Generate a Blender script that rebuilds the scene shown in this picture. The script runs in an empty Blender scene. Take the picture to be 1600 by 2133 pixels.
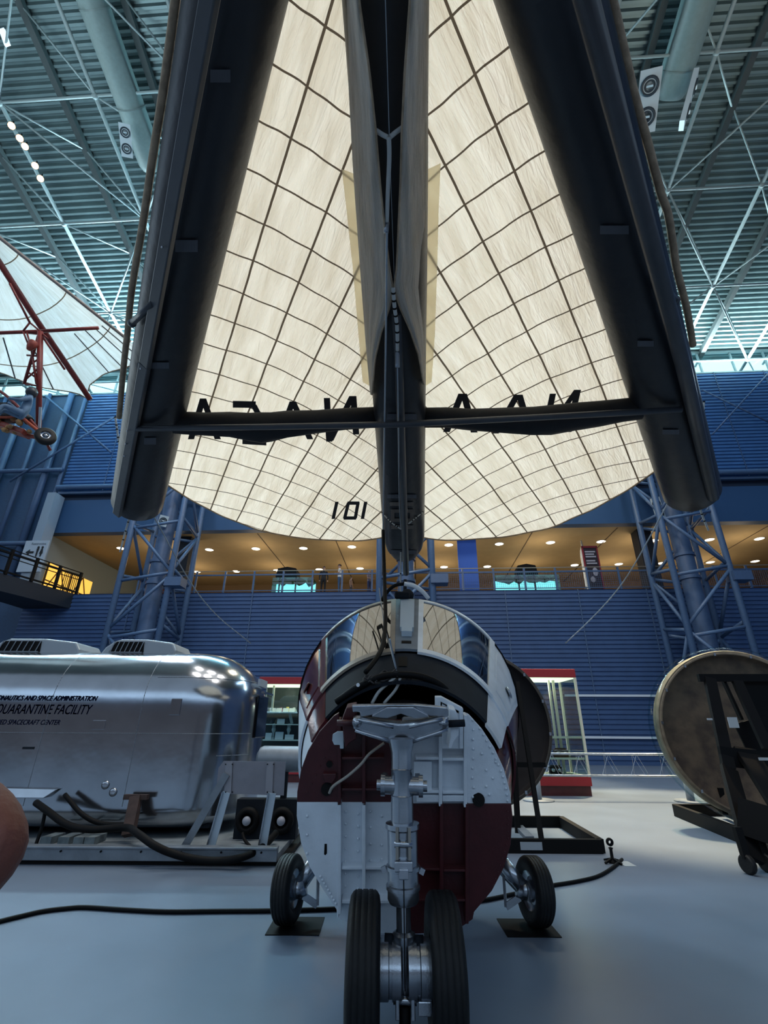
import bpy, math, random
import numpy as np
from mathutils import Vector, Matrix
random.seed(7)
V = Vector
scene = bpy.context.scene
C = scene.collection
# ------------------------------------------------------------------ camera
FPX, CXP, CYP = 1000.0, 800.0, 1066.5
TILT, ROLL, CAMZ = math.radians(24.3), math.radians(0.4), 1.5
F_ = V((0, math.cos(TILT), math.sin(TILT)))
R0 = V((1, 0, 0)); U0 = V((0, -math.sin(TILT), math.cos(TILT)))
R_ = R0*math.cos(ROLL) + U0*math.sin(ROLL)
U_ = -R0*math.sin(ROLL) + U0*math.cos(ROLL)
EYE = V((0, 0, CAMZ))
cam = bpy.data.cameras.new('camera'); camo = bpy.data.objects.new('camera', cam); C.objects.link(camo)
cam.sensor_fit = 'VERTICAL'; cam.sensor_height = 24; cam.lens = 24*FPX/2133; cam.clip_end = 300; cam.clip_start = .05
M = Matrix((R_, U_, -F_)).transposed().to_4x4(); M.translation = EYE
camo.matrix_world = M
scene.camera = camo
# ------------------------------------------------------------------ light and exposure
scene.view_settings.view_transform = 'Standard'; scene.view_settings.look = 'None'
scene.view_settings.gamma = 1; scene.view_settings.exposure = 0.28; scene.view_settings.use_curve_mapping = False
w = bpy.data.worlds.new('world'); scene.world = w; w.use_nodes = True
bg = w.node_tree.nodes['Background']; bg.inputs[0].default_value = (.60, .80, 1.0, 1); bg.inputs[1].default_value = .80
def area(name, loc, to, sx, sy, power, col):
    l = bpy.data.lights.new(name, 'AREA'); l.shape = 'RECTANGLE'; l.size = sx; l.size_y = sy; l.energy = power; l.color = col
    o = bpy.data.objects.new(name, l); C.objects.link(o); o.location = loc
    o.rotation_euler = (V(to)-V(loc)).to_track_quat('-Z', 'Y').to_euler(); return o
def point(name, loc, power, col, r=.4):
    l = bpy.data.lights.new(name, 'POINT'); l.energy = power; l.color = col; l.shadow_soft_size = r
    o = bpy.data.objects.new(name, l); C.objects.link(o); o.location = loc; return o
YAW = math.radians(3.6); cy_, sy_ = math.cos(YAW), math.sin(YAW)
def B(x, y, z): return V((x*cy_+y*sy_, -x*sy_+y*cy_, z))      # building frame to world
# the unbuilt rest of the hangar (dim, with bright high windows) and the open sky behind the clerestory, by direction
nt = w.node_tree; tcw = nt.nodes.new('ShaderNodeTexCoord'); sx = nt.nodes.new('ShaderNodeSeparateXYZ'); nt.links.new(tcw.outputs['Generated'], sx.inputs[0])
rz_ = nt.nodes.new('ShaderNodeValToRGB'); nt.links.new(sx.outputs['Z'], rz_.inputs[0]); er = rz_.color_ramp.elements
er[0].position = 0; er[0].color = (.07, .065, .07, 1); er[1].position = 1; er[1].color = (.20, .26, .32, 1)
for pos, col in ((.12, (.05, .055, .075)), (.22, (.16, .24, .36)), (.30, (.85, 1.15, 1.5)), (.42, (.62, .85, 1.1)), (.50, (.26, .33, .42))):
    e_ = er.new(pos); e_.color = col+(1,)
ry_ = nt.nodes.new('ShaderNodeMapRange'); ry_.inputs[1].default_value = .15; ry_.inputs[2].default_value = .45; nt.links.new(sx.outputs['Y'], ry_.inputs[0])
mxw = nt.nodes.new('ShaderNodeMixRGB'); mxw.inputs[2].default_value = (1.5, 1.8, 1.9, 1); nt.links.new(ry_.outputs[0], mxw.inputs[0]); nt.links.new(rz_.outputs[0], mxw.inputs[1])
nt.links.new(mxw.outputs[0], bg.inputs[0]); bg.inputs[1].default_value = 1.0
# high bay hangar lamps over the wing and clerestory daylight, with added fill on roof and siding
for hx, hy, hp in ((-5, 2, 420), (0, 3, 420), (5, 2, 420), (-5, 8, 360), (0, 8, 360), (5, 8, 360)):
    area('high_bay_lamp', (hx, hy, 22), (hx, hy, 0), 1.4, 1.4, hp*.95, (1, .93, .86))
def spot(name, loc, to, power, col, ang, blend=.25, r=.5):
    l = bpy.data.lights.new(name, 'SPOT'); l.energy = power; l.color = col; l.spot_size = math.radians(ang); l.spot_blend = blend; l.shadow_soft_size = r
    o = bpy.data.objects.new(name, l); C.objects.link(o); o.location = loc; o.rotation_euler = (V(to)-V(loc)).to_track_quat('-Z', 'Y').to_euler(); return o
spot('warm_floor_spot', (8, 17, 20), (6.4, 11.3, 0), 42000, (1, .76, .44), 25, .35)
spot('warm_floor_spot', (-3, 20, 20), (3, 17, 0), 16000, (1, .82, .56), 24, .4)
area('roof_fill', (-15, 5, 15), (-15, 7, 30), 6, 6, 1050, (.72, .92, 1))  # added fill without a fixture, lifts the dark roof deck
area('roof_fill', (15, 5, 15), (15, 7, 30), 6, 6, 420, (1, .95, .80))  # weaker, warmer added fill for the right half of the roof
area('high_bay_lamp', (4, 19, 21), (4, 18, 0), 2, 2, 700, (1, .86, .62))
area('high_bay_lamp', (-10, 15, 20), (-9, 12, 0), 2, 2, 500, (.8, .9, 1))
area('daylight_and_siding_fill', B(-16, 25.6, 23.5), B(-15, 14, 27.5), 26, 1.4, 17000, (.66, .9, 1))
area('daylight_and_siding_fill', B(17, 25.6, 23.5), B(17, 14, 27.5), 18, 1.4, 3600, (.72, .92, .95))
area('daylight_and_siding_fill', B(-14, 24.8, 23), B(-12, 24.6, 8), 18, 1.2, 1100, (.5, .74, 1))  # added wall wash, turns the upper siding blue; no window shines this way
area('daylight_and_siding_fill', B(13, 24.8, 23), B(12, 24.6, 6), 20, 1.2, 900, (.5, .74, 1))  # added wall wash for the siding on the right

# ------------------------------------------------------------------ rays
def ray(px, py): return (F_ + R_*((px-CXP)/FPX) + U_*((CYP-py)/FPX))
def PD(px, py, z): return EYE + ray(px, py)*z
def PY(px, py, Y): d = ray(px, py); return EYE + d*(Y/d.y)
def PZ(px, py, Z): d = ray(px, py); return EYE + d*((Z-CAMZ)/d.z)
def PX(px, py, X): d = ray(px, py); return EYE + d*(X/d.x)
def PP(px, py, o, n): d = ray(px, py); return EYE + d*((o-EYE).dot(n)/d.dot(n))
def proj(p):
    q = V(p)-EYE; z = q.dot(F_); return (CXP+FPX*q.dot(R_)/z, CYP-FPX*q.dot(U_)/z, z)
BMAT = Matrix(((cy_, sy_, 0, 0), (-sy_, cy_, 0, 0), (0, 0, 1, 0), (0, 0, 0, 1)))
def toB(p): return V((p.x*cy_-p.y*sy_, p.x*sy_+p.y*cy_, p.z))
def PB(px, py, yb):
    d = ray(px, py); n = V((sy_, cy_, 0)); return EYE + d*((yb-EYE.dot(n))/d.dot(n))

# ------------------------------------------------------------------ materials
def lin(c):
    if isinstance(c, str):
        c = [int(c[i:i+2], 16)/255 for i in (0, 2, 4)]
    return tuple((x/12.92 if x <= .04045 else ((x+.055)/1.055)**2.4) for x in c)
MATS = {}
def mat(name, col, rough=.6, metal=0., noise=0., nscale=8., bump=0., bscale=30., emit=0., col2=None, alpha=None, stretch=None, trans=0, ior=None, spec=None):
    if name in MATS: return MATS[name]
    m = bpy.data.materials.new(name); m.use_nodes = True; nt = m.node_tree; b = nt.nodes['Principled BSDF']
    c = lin(col)+(1,)
    b.inputs['Base Color'].default_value = c; b.inputs['Roughness'].default_value = rough; b.inputs['Metallic'].default_value = metal
    if ior: b.inputs['IOR'].default_value = ior
    if spec is not None: b.inputs['Specular IOR Level'].default_value = spec
    if trans: b.inputs['Transmission Weight'].default_value = trans
    if emit:
        b.inputs['Emission Color'].default_value = c; b.inputs['Emission Strength'].default_value = emit
    tc = nt.nodes.new('ShaderNodeTexCoord'); src = tc.outputs['Object']
    if stretch:
        mp = nt.nodes.new('ShaderNodeMapping'); mp.inputs['Scale'].default_value = stretch; nt.links.new(src, mp.inputs[0]); src = mp.outputs[0]
    if noise or col2:
        n = nt.nodes.new('ShaderNodeTexNoise'); n.inputs['Scale'].default_value = nscale; n.inputs['Detail'].default_value = 5
        nt.links.new(src, n.inputs['Vector'])
        r = nt.nodes.new('ShaderNodeValToRGB'); k = noise
        a = lin(col2) if col2 else tuple(x*(1-k) for x in c[:3])
        bb = c[:3] if col2 else tuple(min(1, x*(1+k)) for x in c[:3])
        r.color_ramp.elements[0].position = .35; r.color_ramp.elements[1].position = .65
        r.color_ramp.elements[0].color = a+(1,); r.color_ramp.elements[1].color = tuple(bb)+(1,)
        nt.links.new(n.outputs[0], r.inputs[0]); nt.links.new(r.outputs[0], b.inputs['Base Color'])
    if bump:
        n2 = nt.nodes.new('ShaderNodeTexNoise'); n2.inputs['Scale'].default_value = bscale; n2.inputs['Detail'].default_value = 4
        nt.links.new(src, n2.inputs['Vector'])
        bp = nt.nodes.new('ShaderNodeBump'); bp.inputs['Strength'].default_value = bump; bp.inputs['Distance'].default_value = .02
        nt.links.new(n2.outputs[0], bp.inputs['Height']); nt.links.new(bp.outputs[0], b.inputs['Normal'])
    if alpha is not None:
        t = nt.nodes.new('ShaderNodeBsdfTransparent'); g = nt.nodes.new('ShaderNodeBsdfGlossy'); g.inputs['Roughness'].default_value = .03
        mx = nt.nodes.new('ShaderNodeMixShader'); mx.inputs[0].default_value = alpha
        t.inputs[0].default_value = c
        nt.links.new(t.outputs[0], mx.inputs[1]); nt.links.new(g.outputs[0], mx.inputs[2])
        nt.links.new(mx.outputs[0], nt.nodes['Material Output'].inputs[0])
    MATS[name] = m; return m

# ------------------------------------------------------------------ mesh builder
def frame(d):
    d = V(d).normalized(); a = V((0, 0, 1)) if abs(d.z) < .9 else V((1, 0, 0))
    u = d.cross(a).normalized(); v = d.cross(u).normalized(); return u, v
class MB:
    def __init__(s): s.v = []; s.f = []; s.mi = []; s.cur = 0; s.uv = None
    def add(s, vs, fs):
        n = len(s.v); s.v += [tuple(p) for p in vs]; s.f += [tuple(i+n for i in f) for f in fs]; s.mi += [s.cur]*len(fs); return s
    def box(s, c, size, M=None):
        x, y, z = [k/2 for k in size]; c = V(c)
        pts = [V((sx*x, sy*y, sz*z)) for sx in (-1, 1) for sy in (-1, 1) for sz in (-1, 1)]
        if M is not None: pts = [M.to_3x3() @ p for p in pts]
        return s.add([c+p for p in pts], [(0, 1, 3, 2), (4, 6, 7, 5), (0, 4, 5, 1), (2, 3, 7, 6), (0, 2, 6, 4), (1, 5, 7, 3)])
    def bb(s, x0, x1, y0, y1, z0, z1, fr=None):
        pts = [(x, y, z) for x in (x0, x1) for y in (y0, y1) for z in (z0, z1)]
        if fr: pts = [fr(*p) for p in pts]
        return s.add(pts, [(0, 1, 3, 2), (4, 6, 7, 5), (0, 4, 5, 1), (2, 3, 7, 6), (0, 2, 6, 4), (1, 5, 7, 3)])
    def cyl(s, a, b, r0, r1=None, n=12, caps=True):
        r1 = r0 if r1 is None else r1; a = V(a); b = V(b); u, v = frame(b-a)
        vs = []
        for p, r in ((a, r0), (b, r1)):
            for i in range(n):
                t = 2*math.pi*i/n; vs.append(p+(u*math.cos(t)+v*math.sin(t))*r)
        fs = [(i, (i+1) % n, n+(i+1) % n, n+i) for i in range(n)]
        if caps: fs += [tuple(range(n))[::-1], tuple(range(n, 2*n))]
        return s.add(vs, fs)
    def bar(s, a, b, w, h, up=(0, 0, 1)):
        a = V(a); b = V(b); d = (b-a).normalized(); up = V(up); u = d.cross(up)
        if u.length < 1e-4: u = d.cross(V((0, 1, 0)))
        u.normalize(); v = u.cross(d).normalized()
        vs = [p+u*(sx*w/2)+v*(sz*h/2) for p in (a, b) for sx, sz in ((-1, -1), (1, -1), (1, 1), (-1, 1))]
        return s.add(vs, [(0, 1, 2, 3), (7, 6, 5, 4), (0, 4, 5, 1), (1, 5, 6, 2), (2, 6, 7, 3), (3, 7, 4, 0)])
    def tube(s, pts, r, n=8, caps=True):
        pts = [V(p) for p in pts]; m = len(pts); rs = r if isinstance(r, (list, tuple)) else [r]*m
        vs = []; pu = None
        for i, p in enumerate(pts):
            d = (pts[min(i+1, m-1)]-pts[max(i-1, 0)]).normalized()
            if pu is None: u, _ = frame(d)
            else: u = (pu-d*pu.dot(d)).normalized()
            v = d.cross(u); pu = u
            for k in range(n):
                t = 2*math.pi*k/n; vs.append(p+(u*math.cos(t)+v*math.sin(t))*rs[i])
        fs = [(i*n+k, i*n+(k+1) % n, (i+1)*n+(k+1) % n, (i+1)*n+k) for i in range(m-1) for k in range(n)]
        if caps: fs += [tuple(range(n))[::-1], tuple(range((m-1)*n, m*n))]
        return s.add(vs, fs)
    def lathe(s, prof, o, d, n=24, a0=0, a1=2*math.pi):
        o = V(o); d = V(d).normalized(); u, v = frame(d); full = abs(a1-a0-2*math.pi) < 1e-6; k = n if full else n+1
        vs = []
        for (r, h) in prof:
            for i in range(k):
                t = a0+(a1-a0)*i/n; vs.append(o+d*h+(u*math.cos(t)+v*math.sin(t))*r)
        fs = []
        for j in range(len(prof)-1):
            for i in range(n):
                i2 = (i+1) % k; fs.append((j*k+i, j*k+i2, (j+1)*k+i2, (j+1)*k+i))
        return s.add(vs, fs)
    def sph(s, c, r, n=10, sc=(1, 1, 1)):
        c = V(c); vs = []; m = n//2
        for j in range(m+1):
            a = math.pi*j/m
            for i in range(n):
                t = 2*math.pi*i/n; vs.append(c+V((math.sin(a)*math.cos(t)*sc[0], math.sin(a)*math.sin(t)*sc[1], math.cos(a)*sc[2]))*r)
        return s.add(vs, [(j*n+i, j*n+(i+1) % n, (j+1)*n+(i+1) % n, (j+1)*n+i) for j in range(m) for i in range(n)])
    def prism(s, poly, off):                                       # world polygon extruded by a vector
        off = V(off); n = len(poly); vs = [V(p) for p in poly]+[V(p)+off for p in poly]
        return s.add(vs, [tuple(range(n)), tuple(range(n, 2*n))[::-1]]+[(i, n+i, n+(i+1) % n, (i+1) % n) for i in range(n)])
    def grid(s, fn, nu, nv, closeu=False):
        vs = [fn(i/nu, j/nv) for j in range(nv+1) for i in range(nu+1)]
        w = nu+1
        return s.add(vs, [(j*w+i, j*w+i+1, (j+1)*w+i+1, (j+1)*w+i) for j in range(nv) for i in range(nu)])
    def thick(s, fn, nu, nv, off):                                 # two grids apart by off(u,v), closed round the edge
        n0 = len(s.v); w = nu+1
        s.grid(fn, nu, nv); n1 = len(s.v); s.grid(lambda u, v: V(fn(u, v))+V(off), nu, nv)
        e = [(i, i+1) for i in range(nu)]+[(j*w+nu, (j+1)*w+nu) for j in range(nv)]+[(nv*w+i+1, nv*w+i) for i in reversed(range(nu))]+[((j+1)*w, j*w) for j in reversed(range(nv))]
        for a, b in e: s.f.append((n0+a, n0+b, n1+b, n1+a)); s.mi.append(s.cur)
        return s
    def build(s, name, m, parent=None, smooth=False, bevel=0, fr=None):
        me = bpy.data.meshes.new(name)
        Mi = parent['_m'] if False else (ROOTM.get(parent.name) if parent else None)
        vs = s.v
        if fr is not None: vs = [fr @ V(p) for p in vs]
        if Mi is not None: vs = [Mi @ V(p) for p in vs]
        me.from_pydata([tuple(p) for p in vs], [], s.f); 
        ms = m if isinstance(m, (list, tuple)) else [m]
        for k in ms: me.materials.append(k)
        if len(ms) > 1: me.polygons.foreach_set('material_index', s.mi)
        if s.uv is not None:
            ul = me.uv_layers.new(name='UVMap')
            for lp in me.loops: ul.data[lp.index].uv = s.uv[lp.vertex_index]
        if smooth: me.polygons.foreach_set('use_smooth', [True]*len(me.polygons))
        me.validate(); me.update()
        import bmesh
        bm = bmesh.new(); bm.from_mesh(me); bmesh.ops.recalc_face_normals(bm, faces=bm.faces); bm.to_mesh(me); bm.free()
        if smooth == 'auto':
            me.polygons.foreach_set('use_smooth', [True]*len(me.polygons)); me.set_sharp_from_angle(angle=math.radians(35))
        o = bpy.data.objects.new(name, me); C.objects.link(o)
        if parent: o.parent = parent; ROOTM[o.name] = ROOTM.get(parent.name)
        if bevel:
            bv = o.modifiers.new('bevel', 'BEVEL'); bv.width = bevel; bv.segments = 2; bv.limit_method = 'ANGLE'
        return o
ROOTM = {}
def tag(o, label, cat, group=None, kind=None):
    if label: o['label'] = label
    if cat: o['category'] = cat
    if group: o['group'] = group
    if kind: o['kind'] = kind
    return o
def thing(name, loc, label, cat, group=None, rz=0):
    o = bpy.data.objects.new(name, None); C.objects.link(o); o.location = loc; o.rotation_euler = (0, 0, rz); o.empty_display_size = .1
    ROOTM[o.name] = (Matrix.Translation(loc) @ Matrix.Rotation(rz, 4, 'Z')).inverted()
    return tag(o, label, cat, group)
def struct(o): o['kind'] = 'structure'; return o
def dup(root, loc, label, rz=None):
    r = root.copy(); C.objects.link(r); r.location = loc; r['label'] = label
    if rz is not None: r.rotation_euler = (0, 0, rz)
    for ch in list(root.children):
        c = ch.copy(); C.objects.link(c); c.parent = r
        for g in list(ch.children):
            d = g.copy(); C.objects.link(d); d.parent = c
    return r
def text_mesh(txt, size, shear=0, extrude=0.001, align='LEFT', bold=0):
    cu = bpy.data.curves.new('t', 'FONT'); cu.body = txt; cu.size = size; cu.shear = shear; cu.extrude = extrude; cu.align_x = align; cu.offset = bold
    o = bpy.data.objects.new('t', cu); C.objects.link(o)
    bpy.context.view_layer.update(); dg = bpy.context.evaluated_depsgraph_get()
    me = bpy.data.meshes.new_from_object(o.evaluated_get(dg)); bpy.data.objects.remove(o)
    vs = [v.co.copy() for v in me.vertices]; fs = [tuple(p.vertices) for p in me.polygons]; bpy.data.meshes.remove(me)
    return vs, fs
def put_text(mb, txt, size, o, u, v, n, xs=1, **k):
    vs, fs = text_mesh(txt, size, **k); u = V(u)*xs; mb.add([V(o)+V(u)*p.x+V(v)*p.y+V(n)*p.z for p in vs], fs)
def interp(pts, x):
    xs = [p[0] for p in pts]; ys = [p[1] for p in pts]
    if xs[0] > xs[-1]: xs = xs[::-1]; ys = ys[::-1]
    return float(np.interp(x, xs, ys))
def smooth_pts(pts, n=6):                                          # Catmull-Rom
    P = [V(p) for p in pts]; P = [P[0]*2-P[1]]+P+[P[-1]*2-P[-2]]; out = []
    for i in range(1, len(P)-2):
        for k in range(n):
            t = k/n; a, b, c, d = P[i-1:i+3]
            out.append(.5*((2*b)+(c-a)*t+(2*a-5*b+4*c-d)*t*t+(3*b-a-3*c+d)*t**3))
    out.append(P[-2]); return out

BLUE = '33517a'
m_floor = mat('floor_epoxy', '677587', .34, noise=.07, nscale=1.2, bump=.03, bscale=200)
m_siding = mat('blue_siding', '35507a', .5, noise=.06, nscale=1.5)
m_siding2 = mat('blue_upper_siding', '3c689c', .55, noise=.06, nscale=1.5)
m_steel = mat('blue_grey_steel', '4c6688', .4, noise=.06)
m_column = mat('column_blue', '40587a', .45, noise=.05)
m_deck = mat('roof_deck_metal', '6f8487', .45, .35, noise=.08, nscale=1)
m_truss = mat('truss_paint', '8fa0a2', .5)
m_purlin_shadow = mat('purlin_and_shadow', '3a4446', .6)
m_duct = mat('duct_paint', '6f8080', .5, noise=.05)
m_ochre = mat('ochre_ceiling', 'b09a74', .85, noise=.03, nscale=2)
m_black = mat('black_paint', '050608', .65, spec=.18)
m_rubber = mat('black_rubber', '101214', .6, noise=.15, nscale=12, bump=.15, bscale=60, spec=.35)
m_silver = mat('silver_paint', 'a6acb4', .25, .92, noise=.10, nscale=10, bump=.05, bscale=60)
m_chrome = mat('polished_steel', 'a8adb3', .18, .9, noise=.1)
m_white = mat('white_paint', 'd2dae2', .42, noise=.07, nscale=6, bump=.1, bscale=40)
m_maroon = mat('maroon_paint', '43191c', .38, noise=.15, nscale=7, bump=.1, bscale=40)
m_lamp = mat('lamp_glow', 'fff2d8', .5, emit=6)
m_glass = mat('clear_glass', 'e6f2f4', alpha=.07)
m_red = mat('red_laminate', '8c1b25', .5)
m_grey = mat('grey_paint', '7b8794', .5, noise=.06)
# ================================================================== THE BUILDING
def Zc(y): return 24.5+(26.6-y)*.257
XL, XR, YW = -22.3, 27.0, 26.0; XL2 = -38.0
struct(MB().bb(-45, 45, -12, 40, -.2, 0).build('floor', m_floor))
def siding(x0, x1, y, z0, z1, pitch, dep, m, name, seams=()):
    b = MB(); z = z0; n = int(round((z1-z0)/pitch)); pts = []
    for i in range(n):
        za = z0+(z1-z0)*i/n; h = (z1-z0)/n
        pts += [(0, za), (0, za+h*.55), (dep, za+h*.68), (dep, za+h*.9)]
    pts.append((0, z1)); vs = []
    for x in (x0, x1):
        for d, zz in pts: vs.append(B(x, y+d, zz))
    k = len(pts); b.add(vs, [(i, i+1, k+i+1, k+i) for i in range(k-1)])
    b.bb(x0, x1, y+dep+.02, y+.5, z0, z1, B)
    o = struct(b.build(name, m)); s = MB()
    for x in seams: s.bb(x-.025, x+.025, y-.03, y+.02, z0, z1, B)
    if seams: s.build('panel_joint', m_column, o)
    return o
siding(XL, XR, YW, 0, 8.45, .22, .05, m_siding, 'wall_back', (-16, -9, -2, 5, 8.9, 12.5, 19.5))
siding(XL, XR, YW, 15.0, 22.8, .24, .07, m_siding2, 'wall_back_upper', (-19.5, -17, -14, -10, -6, 14, 16.6, 19.8, 22.9))
struct(MB().bb(XL, XR, YW+.05, YW+.6, 12.3, 14.5, B).build('wall_fascia', mat('fascia_blue', '2c5078', .6)))
struct(MB().bb(XL, XR, YW+.25, YW+.7, 14.5, 15.0, B).build('wall_recess', mat('recess_shadow_blue', '22334b', .7)))  # darker than the fascia, paints in the shadow line above it
b = MB(); b.bb(XL, XR, YW-.12, YW+.1, 14.9, 15.05, B); b.cyl(B(XL, YW-.3, 15.25), B(XR, YW-.3, 15.25), .16)
struct(b.build('trim_1', m_steel))
for i, z in enumerate((3.06, 1.19)):
    struct(MB().bb(7.4, 16.6, YW-.12, YW-.06, z-.05, z+.05, B).build('trim_%d' % (i+2), mat('white_rail', 'c6d2de', .4)))
# side walls
b = MB(); b.bb(XL2, XL, YW+.1, YW+.5, 0, 22.8, B); wl = struct(b.build('wall_left', mat('left_wall_blue', '2a4666', .6, noise=.08)))
for k, x in enumerate((-22.5, -23.6, -25.2, -26.8, -28.4, -30)):
    b = MB(); b.cyl(B(x, YW-.1, 8.3), B(x, YW-.1, 22.8), .2 if k % 2 else .12); b.build('pilaster', m_column, wl, True)
for z in (11.5, 16.5): MB().cyl(B(XL, YW-.35, z), B(XL2, YW-.35, z), .14).build('wall_pipe', m_column, wl, True)
struct(MB().bb(XR, XR+.4, -10, YW, 0, 31, B).build('wall_right', m_siding))
# clerestory window strip between upper wall and roof
b = MB()
for i in range(30):
    x = XL2+.5+i*2.1; b.bar(B(x, YW+.1, 22.8), B(x, YW+.1, 24.6), .1, .1)
b.bb(XL2, XR, YW, YW+.2, 22.75, 22.85, B); b.bb(XL2, XR, YW, YW+.2, 24.45, 24.6, B)
w1 = struct(MB().bb(XL2, XR, YW+.12, YW+.15, 22.85, 24.5, B).build('window_1', mat('sky_glass', 'd8f2f6', alpha=.04)))
b.build('window_frame', m_truss, w1)
# the bright sky outside is the world; roof deck
b = MB(); vs = []; pts = []; y = YW+.8
while y > -7:
    for dy, dz in ((0, 0), (.10, 0), (.14, .18), (.26, .18)): pts.append((y-dy, Zc(y-dy)+dz))
    y -= .30
k = len(pts)
for x in (XL2-.5, XR+.5):
    for yy, zz in pts: vs.append(B(x, yy, zz))
b.add(vs, [(i, i+1, k+i+1, k+i) for i in range(k-1)])
b.add([B(XL2-.5, YW+.8, Zc(YW+.8)+.2), B(XR+.5, YW+.8, Zc(YW+.8)+.2), B(XR+.5, -7, Zc(-7)+.2), B(XL2-.5, -7, Zc(-7)+.2)], [(0, 1, 2, 3)])
struct(b.build('ceiling', m_deck))
for i in range(11):
    x = -24.7+4.42*i  # dark tone includes the shadow the joists leave on the deck
    b = MB(); b.add([B(x+sx, yy, Zc(yy)+dz) for yy in (YW+.4, -6) for sx, dz in ((-.14, -.02), (.14, -.02), (.14, -.34), (-.14, -.34))],
                    [(0, 1, 2, 3), (7, 6, 5, 4), (0, 4, 5, 1), (1, 5, 6, 2), (2, 6, 7, 3), (3, 7, 4, 0)])
    tag(b.build('purlin_shadow_band', m_purlin_shadow), 'roof purlin and its shadow as one dark band under the metal deck, number %d of the bays counted from the left wall' % (i+1) if 0 else
        'roof purlin and its shadow as one dark band on the metal deck, %s' % ['nearest the left wall', 'second from the left wall', 'third from the left wall', 'above the left hanging duct', 'left of the sail keel', 'over the sail keel',
        'right of the sail keel', 'left of the right hanging duct', 'above the right hanging duct', 'right of the right hanging duct', 'nearest the right wall'][i], 'roof beam', 'purlin and shadow bands under the roof deck')
YN = [1.2, 6.1, 11.0, 15.8, 20.6, 25.4]; XN = [-26.9+4.42*i for i in range(12)]
tn = ['roof truss at the far left edge, beyond the hang glider', 'roof truss second from the left edge, above the hang glider nose', 'roof truss above the cross bar of the red hang glider', 'roof truss just left of the left duct', 'roof truss between the left duct and the left wing boom', 'roof truss mostly hidden by the left sail',
      'roof truss just left of the wing keel', 'roof truss just right of the wing keel', 'roof truss hidden behind the right sail', 'third roof truss from the right, beside the right duct', 'second roof truss from the right wall', 'rightmost roof truss near the right wall']
for i, x in enumerate(XN):
    if i in (6, 7): continue
    t = thing('roof_truss', B(x, 26, 0)*1, tn[i]+', pale tubular steel', 'truss', 'space frame trusses under the roof')
    lo = [B(x, y, Zc(y)-1.55) for y in YN]
    MB().cyl(B(x, 27, Zc(27)-1.55), B(x, -6, Zc(-6)-1.55), .085).build('lower_chord', m_truss, t, True)
    MB().cyl(B(x+2.21, 27, Zc(27)-.25), B(x+2.21, -6, Zc(-6)-.25), .07).build('upper_chord', m_truss, t, True)
    for y in YN:
        p = B(x, y, Zc(y)-1.55)
        MB().sph(p, .15).build('node', m_truss, t, True)
        for sx, sy in ((-2.21, -2.43), (2.21, 2.43)):
            if 1:
                q = B(x+sx, y+sy, Zc(y+sy)-.25)
                MB().cyl(p, q, .04, n=8).build('web_member', m_truss, t, True)
for j, y in enumerate(YN):
    t = thing('roof_tie', B(0, y, 0), 'pale steel tie running across the hall under the roof, %s' % ['foremost of all', 'second from the camera', 'third from the camera', 'level with the red hang glider', 'second nearest the back wall', 'nearest the back wall windows'][j], 'roof tie', 'cross ties of the roof space frame')
    MB().cyl(B(XL2, y, Zc(y)-1.55), B(XR, y, Zc(y)-1.55), .06).build('tie_bar', m_truss, t, True)
    for i in range(11):
        if i in (5, 6, 7) or j == 5: continue
        a = B(XN[i], y, Zc(y)-1.57); c = B(XN[i]+4.42, y+4.85, Zc(y+4.85)-1.57)
        if (i+j) % 2: a, c = B(XN[i]+4.42, y, Zc(y)-1.57), B(XN[i], y+4.85, Zc(y+4.85)-1.57)
        MB().cyl(a, c, .045, n=8).build('diagonal_brace', m_truss, t, True)
# ducts
def duct(x, y0, y1, r, lab):
    zz = lambda y: Zc(y)-1.35
    t = thing('air_duct', B(x, y1, zz(y1)), lab, 'duct', 'round air ducts under the roof')
    MB().lathe([(r, 0), (r, (B(x, y1, zz(y1))-B(x, y0, zz(y0))).length), (r*.8, (B(x, y1, zz(y1))-B(x, y0, zz(y0))).length+.25), (0, (B(x, y1, zz(y1))-B(x, y0, zz(y0))).length+.25)], B(x, y0, zz(y0)), B(x, y1, zz(y1))-B(x, y0, zz(y0)), 28).build('duct_tube', m_duct, t, 'auto')
    for y in (2.5, 5.5, 8.5, 11.5):
        d = (B(x, y+.1, zz(y+.1))-B(x, y, zz(y)))
        MB().cyl(B(x, y, zz(y)), B(x, y, zz(y))+d*.6, r+.02, n=28).build('duct_band', m_duct, t, 'auto')
    return t, zz
def nozzle_box(p, u, v, n, lab, s=1.0, cnt=2):
    t = thing('air_nozzle', p, lab, 'air vent', 'white two-nozzle air outlets')
    h = .5*cnt*s; w = .38*s
    MB().prism([p-u*w-v*h, p+u*w-v*h, p+u*w+v*h, p-u*w+v*h], -n*.2*s).build('housing', mat('outlet_white', 'c2d2da', .5), t)
    for k in range(cnt):
        c = p+v*((k-(cnt-1)/2)*.95*s)
        MB().lathe([(.30*s, 0), (.33*s, .05*s), (.26*s, .06*s), (.22*s, -.02), (0.16*s, .05*s), (.14*s, .0), (0, .0)], c, n, 20).build('nozzle', mat('nozzle_dark', '2c3a44', .5), t, True)
        MB().bar(c-u*.12*s+n*.05, c+u*.12*s+n*.05, .07*s, .04).build('nozzle_vane', mat('outlet_white', 'c2d2da', .5), t)
    return t
duct(-12.3, -3, 13.6, .6, 'large grey round duct hanging below the roof on the left')
duct(11.6, -3, 12.2, .66, 'large grey round duct hanging below the roof on the right')
up = V((0, 0, 1))
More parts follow.
